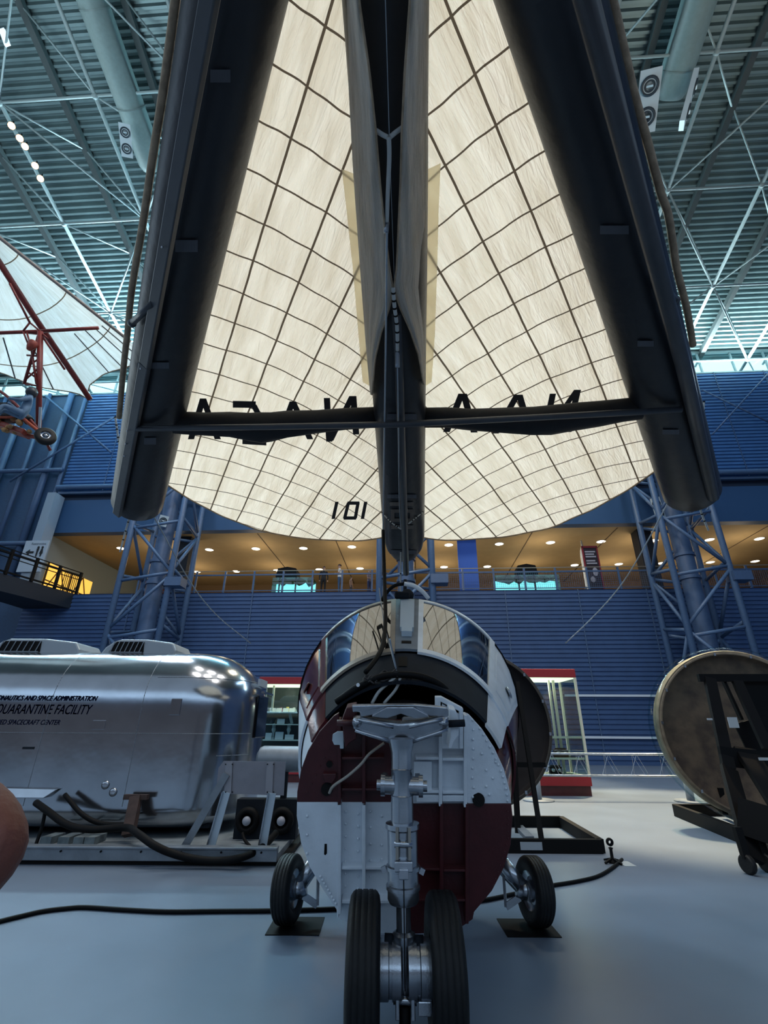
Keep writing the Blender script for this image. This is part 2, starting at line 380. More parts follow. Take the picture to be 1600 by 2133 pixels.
def nb(px, py, z, u, lab, s, cnt=2, n=None):
    p = PD(px, py, z); n = V(n).normalized() if n else -(p-EYE).normalized(); u = V(u).normalized(); v = n.cross(u).normalized(); u = v.cross(n).normalized()
    return nozzle_box(p, u, v, n, lab, s, cnt)
nb(1350, 212, 20.0, R_*1+U_*.22, 'white two-nozzle air outlet on the left side of the right duct', 1.05)
nb(1440, 208, 19.9, R_*.35+U_*.12+F_*.9, 'narrow two-nozzle air outlet seen edge-on at the right of the right duct', .95, 2, (.90, -.30, -.42))
nb(262, 293, 21.5, R_*.6+U_*.2+F_*.5, 'dark two-nozzle air outlet on the right edge of the left duct by the boom', .62)
for px, py, sx_, lab, cnt in ((340, 1085, -.25, 'white nozzle outlet on the round pipe of the left lattice column', 1), (1371, 1060, .25, 'white nozzle outlet on the round pipe of the right lattice column', 2)):
    pz = PB(px, py, 23.45); nb(px, py, (pz-EYE).dot(F_), R_*1+U_*sx_, lab, .6, cnt)
# ceiling spotlights on the truss at upper left, lamp at the top right of the wing
def spot_lamp(p, d, lab, r=.13):
    t = thing('spotlight', p, lab, 'spotlight', 'spotlights clamped to the roof steel'); d = V(d).normalized()
    MB().lathe([(0, -.3), (r*.8, -.28), (r, 0), (r*.95, .02)], p, d, 14).build('lamp_housing', m_black, t, 'auto')
    MB().lathe([(r*.9, 0), (0, .015)], p, d, 14).build('lens', mat('warm_lens', 'ffc894', emit=5), t)
    MB().bar(p-d*.15, p-d*.15+V((0, 0, .35)), .03, .05).build('bracket', m_black, t)
for i, (px, py) in enumerate(((24, 262), (41, 288), (52, 305), (73, 345), (84, 372))):
    zz_ = next(k*.1 for k in range(150, 400) if PD(px, py, k*.1).z > Zc(toB(PD(px, py, k*.1)).y)-2.0); p = PD(px, py, zz_); spot_lamp(p, (EYE-p), 'small warm spotlight on the leftmost truss, %s of five' % ['topmost', 'second from top', 'middle one', 'second from bottom', 'lowest'][i], .16)
p = PD(1276, -4, 17); spot_lamp(p, EYE-p, 'bright warm spotlight behind the right wing boom at the top edge', .2)
p = PD(10, 78, 20); u = (R_*.35-U_).normalized()
tag(MB().bar(p-u*.35, p+u*.35, .22, .1, F_).build('fluorescent_lamp', mat('tube_glow', 'd8ecf4', emit=.8)), 'short white strip lamp under the roof at the far upper left', 'lamp')
# ------------------------------------------------------------------ lattice columns
def column(x, lab, zt=23.2, half=1.33):
    y = 24.2; t = thing('lattice_column', B(x, y, 0), lab, 'column', 'blue lattice columns in front of the back wall')
    b = MB(); r = .43
    b.cyl(B(x, y, 0), B(x, y, zt), r, n=24); b.cyl(B(x, y, 9.6), B(x, y, 9.75), r+.07, n=24); b.cyl(B(x, y, 8.4), B(x, y, 8.55), r+.06, n=24); b.build('pipe', m_column, t, 'auto')
    cs = [(-half, -1.1), (half, -1.1), (half, 1.1), (-half, 1.1)]
    for dx, dy in cs: MB().cyl(B(x+dx, y+dy, 0), B(x+dx, y+dy, zt), .15, n=12).build('chord', m_steel, t, True)
    zs = [0, 2.9, 5.8, 8.7, 11.6, 14.5]
    for k, z in enumerate(zs):
        for i in range(4):
            a, c = cs[i], cs[(i+1) % 4]; off = .35 if i % 2 == 0 else -.35
            MB().cyl(B(x+a[0], y+a[1], z-off), B(x+c[0], y+c[1], z+off*.2), .085, n=8).build('strut', m_steel, t, True)
            if z < 14:
                if (k+i) % 2: a, c = c, a
                MB().cyl(B(x+a[0], y+a[1], z+.1), B(x+c[0], y+c[1], z+2.8), .085, n=8).build('diagonal', m_steel, t, True)
    MB().bb(x+half-.1, x+half+.75, y-1.4, y-.7, 8.0, 8.45, B).build('floodlight', m_column, t)
for x, lab in ((-13.75, 'blue lattice column around a thick pipe, left of the sail'), (-.35, 'blue lattice column directly behind the capsule and keel'), (13.9, 'blue lattice column around a thick pipe, right of the sail')): column(x, lab)
# wall cross bracing
def rod(a, c, r, m, name, lab, cat, group=None, n=8):
    return tag(MB().cyl(a, c, r, n=n).build(name, m, None, True), lab, cat, group)
rod(PB(95, 825, 25.6), PB(232, 943, 25.6), .07, m_steel, 'wall_brace', 'thin steel brace falling to the right behind the left boom', 'brace', 'cross braces on the upper wall')
rod(PB(20, 1003, 25.5), PB(240, 868, 25.5), .07, m_steel, 'wall_brace', 'thin steel brace rising to the right towards the left boom', 'brace', 'cross braces on the upper wall')
rod(PB(1462, 812, 25.6), PB(1640, 898, 25.6), .05, m_column, 'wall_brace', 'thin dark brace falling away right of the right boom', 'brace', 'cross braces on the upper wall')
rod(PB(1484, 905, 25.5), PB(1640, 735, 25.5), .05, m_steel, 'wall_brace', 'thin pale brace rising to the right edge beside the right boom', 'brace', 'cross braces on the upper wall')
# ------------------------------------------------------------------ upper gallery behind the back wall
GF, GC, GB = 8.47, 12.3, 38.0
struct(MB().bb(XL, XR, YW+.1, GB, GF-.3, GF-.02, B).build('floor_gallery', mat('gallery_carpet', '4a4238', .9)))
gc = struct(MB().bb(XL, XR, YW+.6, GB, GC, GC+.2, B).build('ceiling_gallery', m_ochre))
b = MB()
for x in (-9.4, -4.8, 0.2, 7.2, 12, 20.5): b.bb(x-.03, x+.03, YW+.7, GB, GC-.012, GC+.01, B)
b.build('panel_joint', mat('joint_brown', '4a3c2c', .8), gc)
struct(MB().bb(XL, XR, GB, GB+.2, GF, GC, B).build('wall_gallery', mat('gallery_wall', '7c6850', .85)))
struct(MB().bb(XL-.2, XL, YW+.1, GB, GF, GC, B).build('wall_gallery_left', mat('gallery_wall_pale', '8f9a9c', .8)))
struct(MB().bb(XR, XR+.2, YW+.1, GB, GF, GC, B).build('wall_gallery_right', mat('gallery_wall', '7c6850', .85)))
rows = [(YW+2.2, [150, 252, 335, 436, 533, 632, 733, 935, 1040, 1147, 1252, 1362, 1478, 1582], [1150, 1142, 1147, 1145, 1143, 1142, 1139, 1135, 1133, 1130, 1128, 1126, 1124, 1122], 'front'),
        (YW+6.6, [245, 325, 410, 492, 577, 665, 750, 925, 1015, 1105, 1197, 1289, 1378, 1480, 1573], [1194, 1192, 1191, 1190, 1188, 1186, 1184, 1181, 1180, 1179, 1177, 1175, 1173, 1171, 1169], 'rear')]
first = None
for y, xs, ys, rn in rows:
    for i, (px, py) in enumerate(zip(xs, ys)):
        p = PZ(px, py, GC); q = toB(p); p = B(q.x, q.y, GC)
        lab = 'round recessed downlight in the ochre gallery ceiling, %s row, %s from the left' % (rn, ['first', 'second', 'third', 'fourth', 'fifth', 'sixth', 'seventh', 'eighth', 'ninth', 'tenth', 'eleventh', 'twelfth', 'thirteenth', 'fourteenth', 'fifteenth'][i])
        if first is None:
            first = thing('downlight', p, lab, 'ceiling light', 'downlights in the gallery ceiling')
            MB().lathe([(.30, .01), (.30, -.02), (.26, -.02)], p, (0, 0, 1), 20).build('trim_ring', m_white, first, True)
            MB().cyl(p+V((0, 0, -.005)), p+V((0, 0, .015)), .26, n=20).build('lamp', m_lamp, first)
        else: dup(first, p, lab)
for x in (-16, -10, -4, 2, 8, 14, 20):
    for yy in (28.6, 33): point('gallery_downlight_beam', B(x, yy, 10.7), 75, (1, .80, .54), .5)
# gallery railing
t = thing('gallery_railing', B(0, YW+.15, GF), 'long steel railing with wire mesh along the gallery edge', 'railing')
yr = YW+.2
MB().bb(-15.9, XR, yr-.02, yr+.02, GF+1.27, GF+1.31, B).build('hand_rail', mat('rail_tan', '8b8478', .5, .4), t)
b = MB(); b.bb(-15.9, XR, yr-.03, yr+.03, GF+1.02, GF+1.10, B); b.build('top_rail', m_column, t)
MB().bb(-15.9, XR, yr-.02, yr+.02, GF+.10, GF+.15, B).build('bottom_rail', m_column, t)
x = -15.9
while x < XR:
    MB().bb(x-.05, x+.05, yr-.04, yr+.04, GF, GF+1.27, B).build('post', m_column, t); x += 1.7
b = MB(); x = 1.6
while x < 20:
    b.bb(x-.005, x+.005, yr-.004, yr+.004, GF+.15, GF+1.02, B); x += .11
for k in range(8): b.bb(1.6, 20, yr-.004, yr+.004, GF+.22+k*.11, GF+.23+k*.11, B)
b.build('wire_mesh', m_column, t)
# side walkway at the left
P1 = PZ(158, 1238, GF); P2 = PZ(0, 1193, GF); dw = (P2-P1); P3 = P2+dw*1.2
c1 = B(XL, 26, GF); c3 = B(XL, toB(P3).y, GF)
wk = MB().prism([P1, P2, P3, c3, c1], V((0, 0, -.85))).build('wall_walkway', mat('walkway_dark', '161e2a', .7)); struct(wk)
t = thing('walkway_railing', P1, 'dark steel railing along the side walkway at the left', 'railing')
nrm = V((0, 0, 1))
for h, r in ((1.28, .022), (1.08, .05), (.85, .02), (.12, .04)):
    MB().bar(P1+nrm*h, P3+nrm*h, r*2, r*2).build('rail', m_black, t)
for k in range(8):
    p = P1+(P3-P1)*(k/7); MB().bar(p, p+nrm*1.3, .11, .16).build('post', m_black, t)
for k in range(8):
    p = P1+(P3-P1)*(.02+.012*k); MB().bar(p, p+nrm*1.05, .03, .03).build('baluster', m_black, t)
# pale pilaster, restroom sign, lit window on the side wall
struct(MB().bb(XL+.02, XL+.55, 25.1, 25.9, GF, 14.6, B).build('trim_5', mat('pale_pilaster', '8b99a8', .7)))
so = PB(70, 1158, 25.0)
t = thing('restroom_sign', so, 'white hanging restroom sign with arrow and two figures', 'sign')
u = B(1, 0, 0)-B(0, 0, 0); n = B(0, -1, 0)-B(0, 0, 0)
MB().prism([so-u*.75-up*.95, so+u*.65-up*.95, so+u*.65+up*.95, so-u*.75+up*.95], -n*.08).build('sign_panel', mat('sign_white', 'aab4c0', .6), t)
b = MB(); m_ink = mat('ink_black', '101318', .7); f = so+n*.012
b.prism([f-u*.55+up*.22, f-u*.32+up*.40, f-u*.32+up*.28, f-u*.06+up*.28, f-u*.06+up*.16, f-u*.32+up*.16, f-u*.32+up*.04], n*.01)
for k, xx in enumerate((.15, .40)):
    c = f+u*xx+up*.25; b.cyl(c+up*.27, c+up*.27+n*.02, 0.065, n=12); w0, w1 = (.07, .035) if k == 0 else (.04, .1)
    b.prism([c-u*w0+up*.2, c+u*w0+up*.2, c+u*w1-up*.12, c-u*w1-up*.12], n*.02)
    b.prism([c-u*.05-up*.1, c+u*.05-up*.1, c+u*.03-up*.3, c-u*.03-up*.3], n*.02)
b.build('pictogram', m_ink, t)
b = MB(); put_text(b, 'Restrooms', .2, f+up*.68-u*.35, u, up, n, align='LEFT'); b.build('lettering', mat('ink_grey', '4a5560', .7), t)
w2 = struct(MB().bb(XL-.0, XL+.04, 26.8, 31.2, GF+.15, GF+2.2, B).build('window_2', mat('warm_lit_window', 'f0b850', emit=1.0, noise=.15, nscale=1.5)))
b = MB(); y = 26.8
while y < 30.5:
    b.bar(B(XL+.08, y, GF+.15), B(XL+.08, y+1.1, GF+2.2), .05, .05); b.bar(B(XL+.08, y+1.1, GF+2.2), B(XL+.08, y+2.2, GF+.15), .05, .05); b.bar(B(XL+.08, y, GF+.15), B(XL+.08, y, GF+2.2), .1, .06); y += 2.2
b.bb(XL+.04, XL+.1, 26.8, 31.2, GF+1.1, GF+1.16, B); b.build('glazing_bar', mat('bar_brown', '5a4420', .6), w2)
# brown doors on the gallery
tag(MB().bb(-18.6, -16.4, 33.0, 33.2, GF, GF+2.2, B).build('display_board', mat('panel_brown', '5c3420', .7)), 'brown display panel standing at the left end of the gallery', 'panel')
# dark square gallery pillars behind the columns
for i, (px, lab) in enumerate(((380, 'dark square pillar on the gallery behind the left lattice column'), (1352, 'dark square pillar on the gallery behind the right lattice column'))):
    q = toB(PB(px, 1170, 27.2)); tag(MB().bb(q.x-.4, q.x+.4, 27, 27.8, GF, GC, B).build('gallery_pillar', mat('pillar_dark', '1c2430', .7)), lab, 'pillar')
tag(MB().bb(-8.3, -7.7, 25.7, 25.95, 12.2, 12.7, B).build('wall_speaker', mat('outlet_white', 'c2d2da', .5)), 'small white box mounted on the blue fascia under the sail', 'speaker')
# blue banner, red banner, rocket
q0 = toB(PB(958, 1226, 27.2)).x; q1 = toB(PB(999, 1226, 27.2)).x
t = tag(MB().bb(q0, q1, 27.2, 27.3, GF, GC-.05, B).build('hanging_banner', mat('banner_blue', '2f5fc0', .7)), 'tall plain bright blue banner on the gallery right of the capsule', 'banner')
q = toB(PB(1243, 1228, 27.0)).x
t = thing('banner_stand', B(q, 27, GF), 'tall narrow dark banner with red edge and white lettering on the gallery', 'banner')
MB().bb(q-.42, q+.42, 27, 27.1, GF, GF+2.75, B).build('fabric', mat('banner_dark', '241a26', .7), t)
b = MB(); b.bb(q-.45, q-.36, 26.97, 27.02, GF, GF+2.8, B); b.bb(q-.45, q+.45, 26.97, 27.02, GF+2.7, GF+2.82, B); b.bb(q+.38, q+.45, 26.97, 27.02, GF, GF+2.8, B); b.build('border', mat('banner_red', '7a1c2a', .7), t)
b = MB(); 
for k, zz in enumerate((2.5, 2.35, 2.2, 1.95, 1.8)): b.bb(q-.3, q+(.2 if k % 2 else .28), 26.96, 26.98, GF+zz-.09, GF+zz, B)
b.sph(B(q+.1, 26.97, GF+1.25), .16, 10, (1, .1, 1.6)); b.sph(B(q-.1, 26.97, GF+.8), .14, 10, (1, .1, 1.3)); b.build('print', mat('banner_print', '9a9aa8', .7), t)
q = toB(PB(1228, 1226, 28.0)).x
t = thing('model_rocket', B(q, 28, GF), 'slender white model rocket standing behind the red-edged banner', 'model')
MB().lathe([(.2, 0), (.2, 2.6), (.16, 2.9), (.06, 3.2), (.05, 3.5), (0, 3.6)], B(q, 28, GF), (0, 0, 1), 16).build('body', m_white, t, 'auto')
for k in range(4):
    a = k*math.pi/2+.4; d = V((math.cos(a), math.sin(a), 0)); c = B(q, 28, GF)
    MB().prism([c+d*.18, c+d*.5, c+d*.5+up*.3, c+d*.18+up*.7], d.cross(up)*.02).build('fin', m_grey, t)
# glowing exhibit cases with dark hoods
def exhibit(pa, pb, ha, hb, y, lab):
    x0 = toB(PB(pa, 1225, y)).x; x1 = toB(PB(pb, 1225, y)).x; h0 = toB(PB(ha, 1200, y)).x; h1 = toB(PB(hb, 1200, y)).x
    t = thing('exhibit_case', B((x0+x1)/2, y, GF), lab, 'display case', 'lit exhibit cases on the gallery')
    MB().bb(x0, x1, y, y+1.2, GF, GF+.25, B).build('plinth', m_grey, t)
    MB().bb(x0, x1, y, y+1.2, GF+.3, GF+1.22, B).build('glass_box', mat('cyan_glass', 'b8eef0', alpha=.08), t)
    b = MB(); rnd = random.Random(x0)
    xs = [x0+(x1-x0)*k/12 for k in range(13)]; pl = [B(xs[0], y+.9, GF+.3)]+[B(xx, y+.9, GF+.85+rnd.random()*.3) for xx in xs]+[B(xs[-1], y+.9, GF+.3)]
    b.prism(pl, B(0, .08, 0)-B(0, 0, 0)); b.build('backdrop', mat('cyan_lit_panel', 'a6e6ea', emit=1.15, noise=.15, nscale=3), t)
    MB().prism([B(h0, y+.2, GF+1.32), B(h1, y+.2, GF+1.32), B(h1-.1, y+.2, GF+1.85), B((h0+h1)/2, y+.2, GF+1.95), B(h0+.1, y+.2, GF+1.85)], B(0, 1.0, 0)-B(0, 0, 0)).build('hood', m_black, t)
    for xx in (h0+.15, h1-.15): MB().bb(xx-.04, xx+.04, y+.6, y+.68, GF+.3, GF+1.4, B).build('hood_post', m_black, t)
exhibit(566, 650, 572, 617, 27.3, 'glowing cyan exhibit case with dark hood left of the people on the gallery')
exhibit(1035, 1168, 1079, 1124, 27.3, 'glowing cyan exhibit case with dark hood right of the blue banner')
# ================================================================== PARAGLIDER WING
m_sail = bpy.data.materials.new('sailcloth'); m_sail.use_nodes = True
def sail_material(m, c1, c2, gs, gt, wid, trl=.62):
    nt = m.node_tree; nt.nodes.clear(); N = nt.nodes.new; L = nt.links.new
    out = N('ShaderNodeOutputMaterial'); uv = N('ShaderNodeUVMap'); uv.uv_map = 'UVMap'
    nz = N('ShaderNodeTexNoise'); nz.inputs['Scale'].default_value = 2.2; nz.inputs['Detail'].default_value = 3; L(uv.outputs[0], nz.inputs['Vector'])
    sc = N('ShaderNodeVectorMath'); sc.operation = 'SCALE'; sc.inputs['Scale'].default_value = .018; L(nz.outputs['Color'], sc.inputs[0])
    ad = N('ShaderNodeVectorMath'); ad.operation = 'ADD'; L(uv.outputs[0], ad.inputs[0]); L(sc.outputs[0], ad.inputs[1])
    sp = N('ShaderNodeSeparateXYZ'); L(ad.outputs[0], sp.inputs[0])
    def line(sock, g, w):
        d = N('ShaderNodeMath'); d.operation = 'PINGPONG'; d.inputs[1].default_value = g/2; L(sock, d.inputs[0])
        c = N('ShaderNodeMath'); c.operation = 'LESS_THAN'; c.inputs[1].default_value = w; L(d.outputs[0], c.inputs[0]); return c.outputs[0]
    a = line(sp.outputs[0], gs, wid*.75); b = line(sp.outputs[1], gt, wid)
    mx = N('ShaderNodeMath'); mx.operation = 'MAXIMUM'; L(a, mx.inputs[0]); L(b, mx.inputs[1])
    mp = N('ShaderNodeMapping'); mp.inputs['Scale'].default_value = (.6, 3.5, 1); L(uv.outputs[0], mp.inputs[0])
    n2 = N('ShaderNodeTexNoise'); n2.inputs['Scale'].default_value = 2.5; n2.inputs['Detail'].default_value = 7; n2.inputs['Distortion'].default_value = .6; L(mp.outputs[0], n2.inputs['Vector'])
    cr = N('ShaderNodeValToRGB'); cr.color_ramp.elements[0].position = .3; cr.color_ramp.elements[1].position = .7
    cr.color_ramp.elements[0].color = lin(c2)+(1,); cr.color_ramp.elements[1].color = lin(c1)+(1,); L(n2.outputs[0], cr.inputs[0])
    cm = N('ShaderNodeMixRGB'); cm.inputs[2].default_value = lin('54473a')+(1,); L(mx.outputs[0], cm.inputs[0]); L(cr.outputs[0], cm.inputs[1])
    n3 = N('ShaderNodeTexNoise'); n3.inputs['Scale'].default_value = 6; n3.inputs['Detail'].default_value = 5; n3.inputs['Distortion'].default_value = 1.5; L(mp.outputs[0], n3.inputs['Vector'])
    bp = N('ShaderNodeBump'); bp.inputs['Strength'].default_value = .55; bp.inputs['Distance'].default_value = .05; L(n3.outputs[0], bp.inputs['Height'])
    df = N('ShaderNodeBsdfDiffuse'); tr = N('ShaderNodeBsdfTranslucent'); ms = N('ShaderNodeMixShader'); ms.inputs[0].default_value = trl
    for s in (df, tr): L(cm.outputs[0], s.inputs['Color']); L(bp.outputs[0], s.inputs['Normal'])
    L(df.outputs[0], ms.inputs[1]); L(tr.outputs[0], ms.inputs[2]); L(ms.outputs[0], out.inputs[0])
sail_material(m_sail, 'f9ead6', 'e2d0b8', .305, .385, .0085)
m_flap = bpy.data.materials.new('keel_flap_cloth'); m_flap.use_nodes = True
sail_material(m_flap, 'ebe3d8', 'd2c9ba', 90, 90, .0001, .35)
m_boom = mat('black_boom_fabric', '1b1e24', .42, noise=.2, nscale=1.5, bump=.5, bscale=5)
m_bar = mat('boom_bar_grey', '3c4046', .4, noise=.1)
m_hem = mat('tan_hem', 'a8937a', .8, noise=.2, nscale=14, bump=.5, bscale=20)
m_rope = mat('white_rope', 'b9bcba', .7); m_wire = mat('steel_wire', '9aa4ae', .35, .6); m_patch = mat('grey_patch', '50535a', .8)

ZL, ZR, ZK = 5.7, 5.25, 6.3
LB = PD(287, 1045, ZL); RB = PD(1440, 1022, ZR); KB = PD(843, 1160, ZK)
LT = PD(498, 0, 2.72); RT = PD(1155, 0, 2.55)
dl = (LT-LB); dr = (RT-RB)
# apex = mean closest point of the two leading edges
w0 = LB-RB; a_, b_, c_ = dl.dot(dl), dl.dot(dr), dr.dot(dr); d_, e_ = dl.dot(w0), dr.dot(w0); den = a_*c_-b_*b_
APX = ((LB+dl*((b_*e_-c_*d_)/den))+(RB+dr*((a_*e_-b_*d_)/den)))/2
print('APEX', APX, LB, RB, KB)
wing = thing('paraglider_wing', KB, 'huge cream sailcloth wing with black booms hanging above the capsule, lettering on both sails', 'aircraft')
def boom(name, E, r0, r1, tip=.25, t0=.02):
    d = (E-APX); L = d.length; dn = d.normalized(); b = MB(); n = 36
    prof = [(.02, t0*L)]+[(r0+(r1-r0)*k/30, t0*L+(L*(1-t0)-tip)*k/30) for k in range(31)]+[(r1*math.cos(a), L-tip+tip*math.sin(a)) for a in (.4, .8, 1.1, 1.35, 1.55)]
    b.lathe(prof, APX, dn, n); return b.build(name, m_boom, wing, True)
def boomflat(name, E, r0, r1, t0=.02):
    d = (E-APX); L = d.length; dn = d.normalized(); b = MB()
    prof = [(.02, t0*L)]+[(r0+(r1-r0)*k/30, t0*L+(L*(1-t0))*k/30) for k in range(31)]+[(r1*.93, L+.03), (r1*.6, L), (0, L-.02)]
    b.lathe(prof, APX, dn, 36); return b.build(name, m_boom, wing, True)
RBm = .275
boomflat('leading_edge_boom', LB, .255, .28); boomflat('leading_edge_boom', RB, .250, .28)
boom('keel_boom', KB, .235, .255, .45)
def zof(E, py):                                                    # point on a boom axis seen at image row py
    lo, hi = .15, 1.02
    for _ in range(40):
        m = (lo+hi)/2; x, y, z = proj(APX+(E-APX)*m)
        if y < py: lo = m
        else: hi = m
    return APX+(E-APX)*lo, lo
# sails
def make_sail(E, S, curve, side, Bg=.34):
    up = V((0, 0, 1)); a = E+up*.22; c = KB+up*.16
    def q(v): return a.lerp(c, v)+up*Bg*math.sin(math.pi*v)**.85
    NV = 48; ts = []; dirs = []
    for j in range(NV+1):
        v = j/NV; d = (q(v)-APX).normalized(); L0 = (q(v)-APX).length; lo, hi = L0*.6, L0*1.7
        for _ in range(40):
            m = (lo+hi)/2; x, y, z = proj(APX+d*m)
            if y < interp(curve, x): lo = m
            else: hi = m
        ts.append(lo); dirs.append(d)
    ts = [sum(ts[max(0, i-2):i+3])/len(ts[max(0, i-2):i+3]) for i in range(len(ts))]
    ph = [0]
    for j in range(NV): ph.append(ph[-1]+dirs[j].angle(dirs[j+1]))
    NU = 60
    def S_(u, v):
        j = min(NV-1e-6, max(0, v*NV)); k = int(j); f = j-k
        d = dirs[k].lerp(dirs[k+1], f).normalized(); t = ts[k]*(1-f)+ts[k+1]*f; r = t*(.03+.97*u)
        wob = .012*math.sin(r*7+v*9)*math.sin(v*23+r)*math.sin(math.pi*v)
        return APX+d*r+up*wob
    b = MB(); b.grid(lambda u, v: S_(u, v), NU, NV); b.uv = []
    for j in range(NV+1):
        for i in range(NU+1):
            r = ts[j]*(.03+.97*i/NU); b.uv.append((r*math.cos(ph[j]), r*math.sin(ph[j])-.11))
    o = b.build('sail', m_sail, wing, True); 
    hem = MB(); hem.tube([S_(1, j/NV)+V((0, 0, -.004)) for j in range(NV+1)], .010, 6); hem.build('trailing_hem', m_hem, wing, True)
    return S_
LC = [(250, 950), (300, 975), (325, 992), (360, 1018), (435, 1062), (520, 1098), (600, 1117), (683, 1125), (745, 1127), (800, 1119), (850, 1108)]
RC = [(840, 1108), (880, 1119), (905, 1124), (960, 1125), (1060, 1117), (1150, 1098), (1250, 1053), (1330, 1006), (1385, 965), (1410, 942), (1450, 915)]
SL = make_sail(LB, None, LC, -1); SR = make_sail(RB, None, RC, 1)
def inv(S, px, py):
    u, v = .8, .5
    best = None
    for i in range(12):
        for j in range(12):
            x, y, z = proj(S(.3+.7*i/11, .05+.9*j/11)); e = (x-px)**2+(y-py)**2
            if best is None or e < best[0]: best = (e, .3+.7*i/11, .05+.9*j/11)
    _, u, v = best
    for _ in range(12):
        x, y, z = proj(S(u, v)); h = 1e-3; xu, yu, _z = proj(S(u+h, v)); xv, yv, _z = proj(S(u, v+h))
        a, b, c, d = (xu-x)/h, (xv-x)/h, (yu-y)/h, (yv-y)/h; D = a*d-b*c
        if abs(D) < 1e-6: break
        ex, ey = px-x, py-y; u += (d*ex-b*ey)/D; v += (-c*ex+a*ey)/D; u = min(1.1, max(.05, u)); v = min(1, max(0, v))
    return S(u, v)
def strokes(S, segs, name, m, parent):
    b = MB()
    for (x0, y0, x1, y1, wd) in segs:
        L = math.hypot(x1-x0, y1-y0); nx, ny = -(y1-y0)/L*wd/2, (x1-x0)/L*wd/2; vs = []; K = 6
        if abs(y1-y0) > abs(x1-x0)*.5: nx, ny = (wd/2, 0)
        else: nx, ny = (0, wd/2)
        for k in range(K+1):
            t = k/K; x = x0+(x1-x0)*t; y = y0+(y1-y0)*t
            for s in (-1, 1):
                p = inv(S, x+nx*s, y+ny*s); vs.append(p+(EYE-p).normalized()*.012)
        b.add(vs, [(2*k, 2*k+1, 2*k+3, 2*k+2) for k in range(K)])
    return b.build(name, m, parent)
m_let = mat('sail_letter_black', '2a2526', .8)
# left sail: mirrored NASA, and 101
def A_(x, yt, yb, w, sl=0): return [(x+sl, yt, x-w*.45, yb, 13), (x+sl, yt, x+w*.55, yb, 13), (x-w*.25, yt+(yb-yt)*.65, x+w*.35, yt+(yb-yt)*.65, 11)]
L1 = A_(423, 830, 915, 56)+[(485, 842, 533, 843, 14), (528, 843, 541, 868, 13), (541, 868, 528, 905, 13), (505, 918, 555, 921, 14)]+A_(610, 836, 915, 66)+[(681, 829, 686, 920, 13), (736, 825, 742, 905, 13), (734, 825, 688, 918, 13)]
strokes(SL, L1, 'lettering', m_let, wing)
strokes(SL, [(702, 1045, 694, 1081, 7), (762, 1045, 755, 1081, 7), (726, 1047, 718, 1080, 7), (746, 1047, 740, 1080, 7), (724, 1048, 749, 1048, 7), (716, 1079, 742, 1079, 7)], 'lettering', m_let, wing)
L2 = [(962, 820, 930, 900, 14), (966, 820, 988, 901, 14), (945, 868, 980, 868, 11), (1078, 822, 1032, 903, 14), (1082, 822, 1106, 905, 14), (1055, 868, 1096, 868, 11), (1152, 820, 1134, 905, 13), (1204, 812, 1184, 900, 13), (1202, 812, 1138, 903, 12)]
strokes(SR, L2, 'lettering', m_let, wing)
# bright blue-white reinforcement seams near keel: pale yellow strips
for S, poly in ((SL, [(712, 352, 738, 362), (722, 440, 742, 445), (735, 560, 752, 566), (747, 700, 762, 704), (757, 815, 772, 824)]), (SR, [(892, 352, 918, 340), (890, 440, 914, 436), (888, 560, 911, 556), (887, 700, 906, 698), (886, 825, 898, 815)])):
    b = MB(); vs = []
    for i in range(len(poly)-1):
        for k in range(6):
            t = k/6; a = [poly[i][q]*(1-t)+poly[i+1][q]*t for q in range(4)]
            for x, y in ((a[0], a[1]), (a[2], a[3])): p = inv(S, x, y); vs.append(p+(EYE-p).normalized()*.008)
    b.add(vs, [(2*k, 2*k+1, 2*k+3, 2*k+2) for k in range(len(vs)//2-1)])
    o = b.build('reinforcement_strip', mat('strip_yellow', 'ddd4b8', .8), wing)
    nt = MATS['strip_yellow'].node_tree
nt = MATS['strip_yellow'].node_tree; nt.nodes['Principled BSDF'].inputs['Transmission Weight'].default_value = 0
tr_ = nt.nodes.new('ShaderNodeBsdfTranslucent'); tr_.inputs[0].default_value = lin('f2e8cc')+(1,); mx_ = nt.nodes.new('ShaderNodeMixShader'); mx_.inputs[0].default_value = .7
nt.links.new(nt.nodes['Principled BSDF'].outputs[0], mx_.inputs[1]); nt.links.new(tr_.outputs[0], mx_.inputs[2]); nt.links.new(mx_.outputs[0], nt.nodes['Material Output'].inputs[0])
